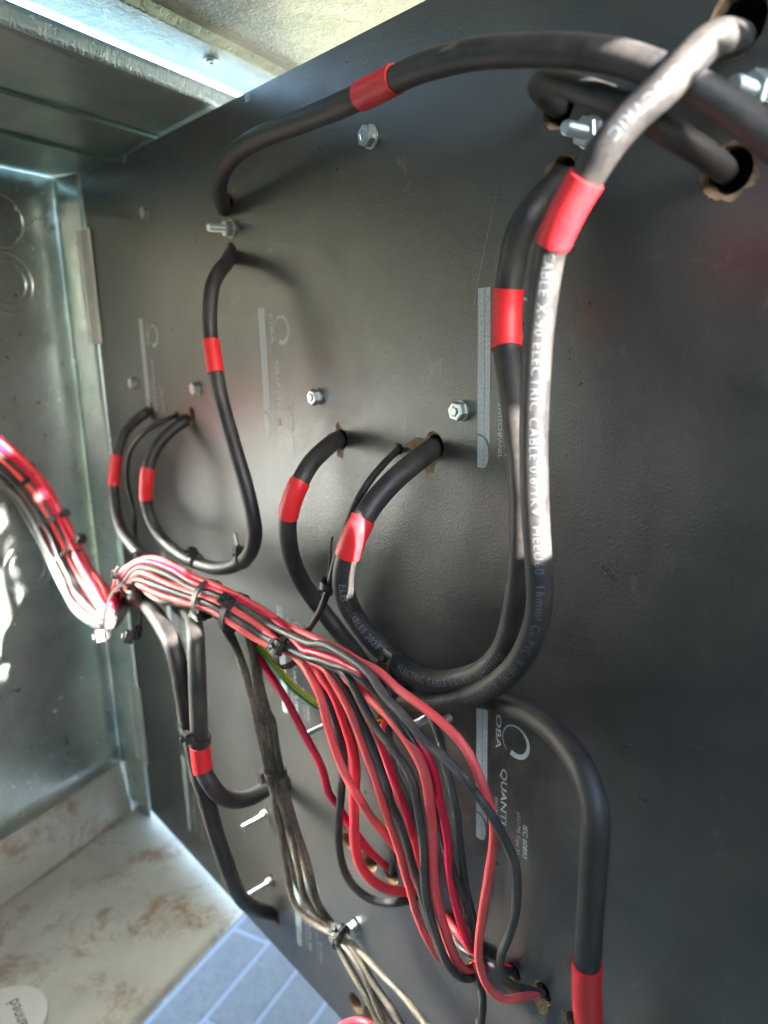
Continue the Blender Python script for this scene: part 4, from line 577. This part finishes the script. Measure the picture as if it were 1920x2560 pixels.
# grey print, repeated over the board: a split bar, a ring emblem and rotated lettering
PY = -0.12
def clip_top(v, f):
    bm = bmesh.new(); vs_ = [bm.verts.new(p) for p in v]
    for q in f:
        try: bm.faces.new([vs_[i] for i in q])
        except ValueError: pass
    for co, no in (((0, 0, ZT-0.4), (0, 0, 1)), ((XL+0.4, 0, 0), (-1, 0, 0)), ((0, 0, ZB+0.4), (0, 0, -1))):
        bmesh.ops.bisect_plane(bm, geom=bm.verts[:]+bm.edges[:]+bm.faces[:], plane_co=co, plane_no=no, clear_outer=True)
    bm.verts.index_update()
    r = ([v_.co.copy() for v_ in bm.verts], [[v_.index for v_ in q.verts] for q in bm.faces]); bm.free(); return r
def printed(x0, z0):
    P = lambda x, z: Vector((x0+x, PY, z0+z))
    v = []; f = []
    def poly(pts):
        k = len(v); v.extend(P(*p) for p in pts); f.append(list(range(k, k+len(pts))))
    arc = lambda cx, cz, r, a0, a1, n=10: [(cx+r*math.cos(math.radians(a0+(a1-a0)*i/n)), cz+r*math.sin(math.radians(a0+(a1-a0)*i/n))) for i in range(n+1)]
    # foot: left half and rounded right half below the curved slit, bars above it
    poly([(0, 15.0), (0, 0.6), (0.6, 0), (4.05, 0), (4.05, 14.3), (2, 14.9)])
    poly([(4.3, 13.9), (4.3, 0)]+[(5.2, .6), (6.2, 2.2), (6.9, 5), (6.8, 8), (6.2, 10.6), (5.3, 12.7)])
    poly([(0, 82), (0, 16.2), (2.2, 16.0), (4.05, 15.3), (4.05, 82)])
    poly([(4.3, 82), (4.3, 15.1), (6, 13.9), (7.6, 11.6), (7.6, 82)])
    r1 = clip_top(v, f)
    if not r1[1]: return
    root = link('printed_mark', r1[0], [q[::-1] for q in r1[1]], M['print'], panel, False)
    v = []; f = []; n = 60                                # ring emblem: thin at the gap, thick at the foot
    for i in range(n+1):
        a = math.radians(225+ (360-20)*(-i/n)); k_ = i/n
        wd = 0.25+2.9*k_**1.3
        ro = 8.9
        v.append(P(26.1+ro*0.97*math.cos(a), 67.6+ro*math.sin(a))); v.append(P(26.1+(ro-wd)*0.97*math.cos(a), 67.6+(ro-wd)*math.sin(a)))
    for i in range(n): f.append([2*i, 2*i+1, 2*i+3, 2*i+2])
    r2 = clip_top(v, f)
    if r2[1]: reparent(link('ring_emblem', r2[0], r2[1], M['print'], panel, False), root)
    v = []; f = []
    for s, xb, zt, length, cap, bold in (('OBA', 13.3, 78, 19, 3.4, 0.012), ('QUANTUM', 17.0, 49.3, 42.4, 3.8, 0.01), ('SWITCHPANEL', 12.7, 30.8, 25.2, 2.4, 0.004),
                                   ('IEC 60893', 31.6, 24.2, 18.8, 2.9, 0.006), ('(AS1795 Type X)', 27.6, 29.4, 24.1, 2.3, -0.004)):
        tv, tf = text_mesh(s, 1.0, bold); xs = [p[0] for p in tv]; w0, w1 = min(xs), max(xs); k = len(v)
        for x, y in tv: v.append(P(xb+y*cap, zt-(x-w0)/(w1-w0)*length))
        f += [[i+k for i in q] for q in tf]
    r3 = clip_top(v, f)
    if r3[1]: reparent(link('lettering', r3[0], r3[1], M['print'], panel, False), root)
for cx_ in (-617, -427, -237, -47):
    for rz_ in (141.2, -60.8, -262.8, -464.8): printed(cx_, rz_)
# hinge leaves on the far edge
for z0, z1 in ((2, 103), (-432, -345)):
    hm = Mesh(); hm.box((XL+0.5, -2.2, (z0+z1)/2), (11, 0, 0), (0, 1.1, 0), (0, 0, (z1-z0)/2), 0.4)
    hm.lathe((XL-12.5, -3.2, z0), (0, 0, 1), [(0, 2.6), (z1-z0, 2.6)], 14)
    for zz in (z0+14, z1-14): hm.lathe((XL+5, -3.2, zz), (0, -1, 0), [(0, 2.6), (0.7, 2.3), (1.0, 1.2)], 14)
    hm.link('hinge_leaf', M['hinge'], panel)
# light scratches and chalky rubs
def scuff(pts, wd):
    v = []; f = []; 
    for i, (x, z) in enumerate(pts):
        a = Vector(pts[min(i+1, len(pts)-1)])-Vector(pts[max(i-1, 0)]); nn = Vector((-a.y, a.x)).normalized()
        ww = wd*(0.25+abs(math.sin(i*2.3)))*0.5
        v += [Vector((x+nn.x*ww, PY, z+nn.y*ww)), Vector((x-nn.x*ww, PY, z-nn.y*ww))]
    for i in range(len(pts)-1): f.append([2*i, 2*i+1, 2*i+3, 2*i+2])
    link('scratch', v, f, M['print'], panel, False)
scuff([(-226, 62), (-231, 45), (-236, 28), (-240, 12)], 0.11)
for k in range(7):
    x = -300+k*2.2; scuff([(x, -331-k*1.2), (x+1.0, -337-k), (x+2.6, -341-k)], 0.5)

# ------------------------------------------------------------------ heavy cables
CAB = {
 'T1': 'black cable arching across the top of the panel, one red sleeve on it',
 'T2': 'short bare black cable hooking between two chipped holes under the arched cable',
 'T3': 'long lettered cable glaring silver in the sun at upper right, two red sleeves',
 'T4': 'black lettered cable in a deep U just inside the silver one, two red sleeves',
 'T5': 'black cable dropping down the lower right, red sleeve at its lower end',
 'T6': 'tall narrow black cable loop hanging from the hole under the long bolt',
 'T7': 'black cable loop nearest the hinged edge, one red sleeve, joining the wire bundle',
 'T8': 'thick bare black cable falling from the bundle to the lowest far hole near the floor',
 'T9': 'thick black cable with a red sleeve hooking behind the tied black wires below the bundle',
 'S1': 'thin black cable from the small hole beside the lettered loop, slanting down to the bundle',
 'S2': 'thin black cable between the two loops nearest the hinged edge',
}
PATHS = {}
def build_cable(key, step, n, name='power_cable', cat='cable'):
    c = D['cables'][key]; p = Path(c['pts'], step); r = c['od']/2; PATHS[key] = (p, r)
    ph = random.uniform(0, 50)
    v, f, uv = tube(p, r, n, rf=lambda k, d: 1+0.012*noise.noise(Vector((d*0.05, ph, 0))))
    o = tag(link(name, v, f, M['cable'], None, True, uv), CAB[key], cat, 'heavy black cables on the panel' if name == 'power_cable' else 'thin black cables on the panel')
    for a, b_ in c.get('sleeves', []):
        a, b_ = sorted((a, b_)); 
        v, f, uv = tube(p, r*1.09+0.25, 28, a, b_, rf=lambda k, d: 1+0.018*noise.noise(Vector((d*0.22, ph, 3)))+(0.02 if 0.075 < k < 0.11 else 0)-(0.03 if k > 0.96 and ph > 25 else 0))
        link('marker_sleeve', v, f, M['sleeve'], o, True, uv)
    return o, p, r
for key in ('T1', 'T2', 'T3', 'T4', 'T5', 'T6', 'T7', 'T8', 'T9'):
    o, p, r = build_cable(key, 1.5, 28)
    txt = []
    near = lambda x, y, z: min(range(len(p.p)), key=lambda i: (p.p[i]-Vector((x, y, z))).length)*p.step
    if key == 'T3':
        L1 = D['cables']['T3']['sleeves'][0]
        txt = [('ELECTRIC', L1[0]-34, 3.3, -0.5), ('CABLE X-90 ELECTRIC CABLE 0.6/1KV  MEEU60  16mm\u00b2 Cu PVC  R-HF-90  AS/NZS 5000.1', L1[1]+0.5, 3.4, 0.2),
               ('2023 0857 7519', L1[1]+212, 3.2, -2.4)]
    if key == 'T4':
        S1_, S2_ = D['cables']['T4']['sleeves']
        txt = [('ELECTRA CABLES 2023  X-90  ELECTRIC CABLE 0.6/1KV  NMEU160', None, 3.4, -0.4)]
    for s, d0, size, off in txt:
        if d0 is None:                                  # this run reads the other way along the cable
            q = Path([x for x in D['cables'][key]['pts'][::-1]], 1.5)
            tv, tf = wrap_text(q, r, s, q.len-min(S2_)+13, size, off, 1.12)
        else: tv, tf = wrap_text(p, r, s, d0, size, off, 1.12)
        link('printed_lettering', tv, tf, M['faint_ink' if key == 'T3' else 'ink'], o, False)
build_cable('S1', 1.4, 16, 'control_cable'); build_cable('S2', 1.4, 16, 'control_cable')

# ------------------------------------------------------------------ bundle of red and black wires
WL = {
 'd1': 'outermost red wire of the fan, swinging furthest right',
 'd2': 'outermost black wire of the fan, bulging past the printed lettering',
 'd3': 'deep red wire lying over the last tie, then dropping straight through the fan',
 'd4': 'black wire crossing in front of the fan and hanging below its lowest holes',
 'd5': 'black wire in the middle of the fan ending in a tight upward hook',
 'd6': 'thick pale red wire in the middle of the fan ending in a short hook',
 'd7': 'straight black wire of the fan, close beside the thin red one',
 'd8': 'thin red wire of the fan ending at the hook of a black one',
 'd9': 'red wire crossing in front of the hanging U of the fan, left side',
 'd10': 'thick black wire making a U at the left side of the fan',
 'd11': 'thickest bright red wire making a U inside the black U of the fan',
 'd12': 'red wire leaving the bundle first, down to the holes left of the red U',
 'd13': 'green and yellow striped earth wire slanting down behind the red wires',
 'd20': 'thin black wire behind the pale red ones, ending at the hole above the red U',
 'd21': 'thin crimson wire deep in the fan between two dust-coated black ones',
 'd14': 'thin red wire behind the fan from a hole under the lettered U cable',
 'd15': 'short black wire behind the fan next to a thin red one',
 'd16': 'dark black wire close to the panel below the zinc studs, behind the fan',
 'd17': 'short black wire lying along the row of chipped holes at the fan foot',
 'd18': 'short red wire lying along the row of chipped holes at the fan foot',
 'd19': 'red wire peeping up at the bottom edge of the picture beside two oval holes',
 'wA': 'sun-tinted black wire on the outer left of the tied group falling below the bundle',
 'wB': 'second sun-tinted black wire from the left in the tied group below the bundle',
 'wC': 'middle sun-tinted black wire of the tied group below the bundle',
 'wD': 'sun-tinted black wire on the right of the tied group, fanning widest at the bottom',
 'wE': 'sun-tinted black wire at the back of the tied group below the bundle',
 'f0': 'red wire along the top of the harness over the cabinet wall',
 'f1': 'red wire facing out in the harness over the cabinet wall',
 'f2': 'red wire at the upper rim of the harness over the cabinet wall',
 'f3': 'black wire near the lower rim of the harness over the cabinet wall',
 'f4': 'black wire at the front of the harness over the cabinet wall',
 'f5': 'frontmost black wire in the middle of the harness over the cabinet wall',
 'f6': 'lowest black wire of the harness over the cabinet wall',
}
for key, c in D['wires'].items():
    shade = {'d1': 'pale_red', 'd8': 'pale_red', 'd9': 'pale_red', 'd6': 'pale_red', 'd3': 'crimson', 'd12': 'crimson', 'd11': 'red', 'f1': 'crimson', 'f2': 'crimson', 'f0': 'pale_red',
             'd2': 'grey', 'd5': 'grey', 'd7': 'grey', 'd15': 'grey', 'wA': 'sunlit_tan', 'wB': 'sunlit_tan', 'wC': 'sunlit_tan', 'wD': 'sunlit_tan', 'wE': 'sunlit_tan', 'f4': 'grey'}.get(key, c['col'])
    p = Path(c['pts'], 1.5); ph = random.uniform(0, 90)
    v, f, uv = tube(p, c['od']/2, 14, rf=lambda k, d: 1+0.02*noise.noise(Vector((d*0.08, ph, 0))))
    nm = {'red': 'red_wire', 'crimson': 'red_wire', 'black': 'black_wire', 'green': 'earth_wire'}[c['col']]
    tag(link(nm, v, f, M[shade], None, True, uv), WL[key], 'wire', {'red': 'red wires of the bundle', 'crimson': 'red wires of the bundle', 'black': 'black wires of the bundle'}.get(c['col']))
pf, pb = Path(D['wrap'][0], 1.2), Path(D['wrap'][1], 1.2)   # arched mouth of the wrap: front rim, back rim, inside and outside
v = []; f = []; n = 60; cen = sum((q for q in pf.p), Vector())/len(pf.p)
for i in range(n+1):
    a, ta, _ = pf.at(pf.len*i/n); b_, tb, _ = pb.at(pb.len*i/n); ax = (b_-a).normalized()
    o_ = ta.cross(ax).normalized()
    if o_.dot(a-cen) < 0: o_ = -o_
    wob = 0.5*noise.noise(Vector((i*0.3, 1, 0)))
    for q, h_ in ((a+ax*wob, 0.9), (a+ax*(wob-0.4), 0.0), (a+ax*wob, -0.9), (b_, -0.9), (b_, 0.9)): v.append(q+o_*h_)
for i in range(n):
    for q in range(5): f.append([i*5+q, i*5+(q+1) % 5, i*5+5+(q+1) % 5, i*5+5+q])
f += [[4, 3, 2, 1, 0], [n*5+q for q in range(5)]]
tag(link('cable_wrap', v, f, M['wrap'], None, False), 'black arched wrap mouth under the sunlit end of the bundle', 'cable wrap')

# ------------------------------------------------------------------ cable ties
TL = {
 'tie1': 'black tie on the sunlit bundle with its square head at the lower edge',
 'tie2': 'black tie with an upstanding head on top of the bundle, just after the sunlit stretch',
 'tie3': 'black tie where the bundle starts to fan out, open window of its head facing out',
 'tie4': 'dust-coated black tie gathering the two lettered cables at the foot of the U',
 'tie5': 'black tie whose square head stands on the tall loop above the bundle',
 'tie6': 'black tie with a long upright tail behind the bottom of the tall loop',
 'tie7': 'black tie with a lit cut tail on the thin slanting cable',
 'tie8': 'black tie just above the red sleeve under the bundle',
 'tie9': 'black tie round the falling black wires beside the hooked cable',
 'tie10': 'black tie low on the falling wires, where they fan out near the bottom',
 'tie11': 'highest black tie on the harness over the cabinet wall',
 'tie12': 'middle black tie on the harness over the cabinet wall',
 'tie13': 'lowest black tie on the harness over the cabinet wall',
 'tie14': 'lower of the two sunlit ties stacked where the bundle leaves the arched wrap',
 'tie15': 'upper of the two sunlit ties stacked where the bundle leaves the arched wrap',
 'tie16': 'black tie where the hinged-edge loop meets the bundle',
 'tie17': 'tie round the left leg of the arched wrap',
 'tie18': 'tie round the right leg of the arched wrap',
}
for n, c, t, ru, rv, hd, tail, hs, ud in D['ties']:
    c, t, hd = Vector(c), Vector(t), Vector(hd)
    root = root_empty('cable_tie', c, TL[n], 'cable tie', 'black cable ties')
    vdir = CAMP-c; vdir = (vdir-t*vdir.dot(t)).normalized(); udir = vdir.cross(t)
    if ud:
        udir = (Vector(ud)-t*t.dot(Vector(ud))).normalized(); vdir = t.cross(udir)
        if vdir.dot(CAMP-c) < 0: vdir = -vdir
    mm_ = Mesh(); N_ = 40; hw = 2.0; v = []; f = []
    for k in range(N_):
        a = 2*math.pi*k/N_; sq = 1.0
        for th, ww in ((0.0, -hw), (0.0, hw), (1.1, hw), (1.1, -hw)):
            if ud:                                      # two cables side by side: straight sides, round ends
                hl = ru-rv; v.append(c+udir*(math.copysign(hl, math.cos(a))+math.cos(a)*(rv+th))+vdir*math.sin(a)*(rv+th)+t*ww)
            else: v.append(c+(udir*math.cos(a)*(ru+th)+vdir*math.sin(a)*(rv+th))+t*ww)
    for k in range(N_):
        for q in range(4): f.append([k*4+q, k*4+(q+1) % 4, ((k+1) % N_)*4+(q+1) % 4, ((k+1) % N_)*4+q])
    mm_.add(v, f); mm_.link('strap', M['tie'], root, False)
    # head: a bevelled block with a square window, seated on the strap
    rel = hd-c; rel -= t*rel.dot(t); a = math.atan2(rel.dot(vdir)/rv, rel.dot(udir)/ru)
    tang = (-udir*math.sin(a)*ru+vdir*math.cos(a)*rv).normalized(); nrm = t.cross(tang)
    if nrm.dot(rel) < 0: nrm = -nrm
    pos = c+udir*math.cos(a)*(ru+2.4)+vdir*math.sin(a)*(rv+2.4)
    if (hd-pos).length < 14: pos = pos.lerp(hd, 0.7)
    hm = Mesh(); s_ = hs
    for sx_ in (-1, 1):
        hm.box(pos+t*sx_*2.7*s_, t*0.75*s_, tang*3.2*s_, nrm*2.4*s_, 0.45)
        hm.box(pos+tang*sx_*2.6*s_, t*2.2*s_, tang*0.75*s_, nrm*2.38*s_, 0.4)
    hm.box(pos-nrm*1.2*s_, t*2.4*s_, tang*2.6*s_, nrm*0.8*s_, 0.2)
    hm.box(pos+nrm*0.5*s_+tang*0.5, t*1.5*s_, tang*1.1*s_, nrm*0.5*s_, 0.3)
    hm.link('head', M['tie'], root, False)
    if tail:
        tv = Vector(tail)-pos; side = tv.cross(t).normalized()
        tm = Mesh(); tm.box(pos+tv*0.5, tv*0.5, t*1.9, side*0.5, 0.2); tm.link('tail', M['tie'], root, False)
    else:
        tm = Mesh(); tm.box(pos+nrm*3.2*s_, t*1.5, tang*0.5, nrm*1.6, 0.2); tm.link('tail', M['tie'], root, False)

# ------------------------------------------------------------------ bolts
BL = {
 'n1': 'small hex nut alone high near the hinged edge', 'n2': 'hex nut right under the arched top cable',
 'n3': 'long threaded bolt between the two far cable holes', 'n4': 'hex nut above the tan chipped hole nearest the hinged edge',
 'n5': 'hex nut above the second small loop, beside the tall narrow loop', 'n6': 'hex nut above the middle loop and its chipped hole',
 'n7': 'bright hex nut beside the printed grey bar at mid panel', 'n8': 'threaded bolt sticking out behind the silver cable',
 'n9': 'big blurred bolt at the upper right edge of the picture', 'n10': 'upper of two long studs beside the falling black wires',
 'n11': 'lower of two long studs beside the falling black wires, over the low hole', 'n12': 'zinc stud behind the left red wires of the fan',
 'n13': 'zinc stud peeping out under the U of lettered cables', 'n14': 'short zinc stud beside the grey bar, under the U of lettered cables',
 'n15': 'bolt behind the lowest tie of the falling wires',
}
for n, x, z, L, nut, k in D['bolts']:
    root = root_empty('panel_bolt', (x, 0, z), 'zinc plated '+BL[n], 'bolt', 'zinc plated bolts through the panel')
    ax = Vector((random.uniform(-.04, .04), -1, random.uniform(-.04, .04))).normalized(); B = Vector((x, -0.02, z))
    r = 2.4*k; y = 0.0
    if nut:
        wm = Mesh(); wm.lathe(B, ax, [(0, 5.2*k), (0.9, 5.2*k), (1.0, 5.0*k)], 28); wm.link('washer', M['zinc'], root)
        tw = random.uniform(0, 1)
        nm_ = Mesh(); nm_.lathe(B+ax*1.02, ax, [(0, 4.7*k), (0.3, 4.9*k), (3.3*k, 4.9*k), (3.9*k, 4.2*k), (3.92*k, 2.7*k), (3.4*k, 2.45*k)], 6, None, tw); nm_.link('nut', M['zinc'], root)
        y = 1.0
    prof = []; pitch = 1.0; q = 0.0; top = L+(0 if L > 8 else 0.6)
    while q < top-0.6: prof += [(q, r), (q+pitch/2, r*0.78)]; q += pitch
    prof += [(top-0.3, r*0.86), (top, r*0.7)]
    bm_ = Mesh(); bm_.lathe(B, ax, prof, 20); bm_.link('threaded_shank', M['zinc'], root, False)
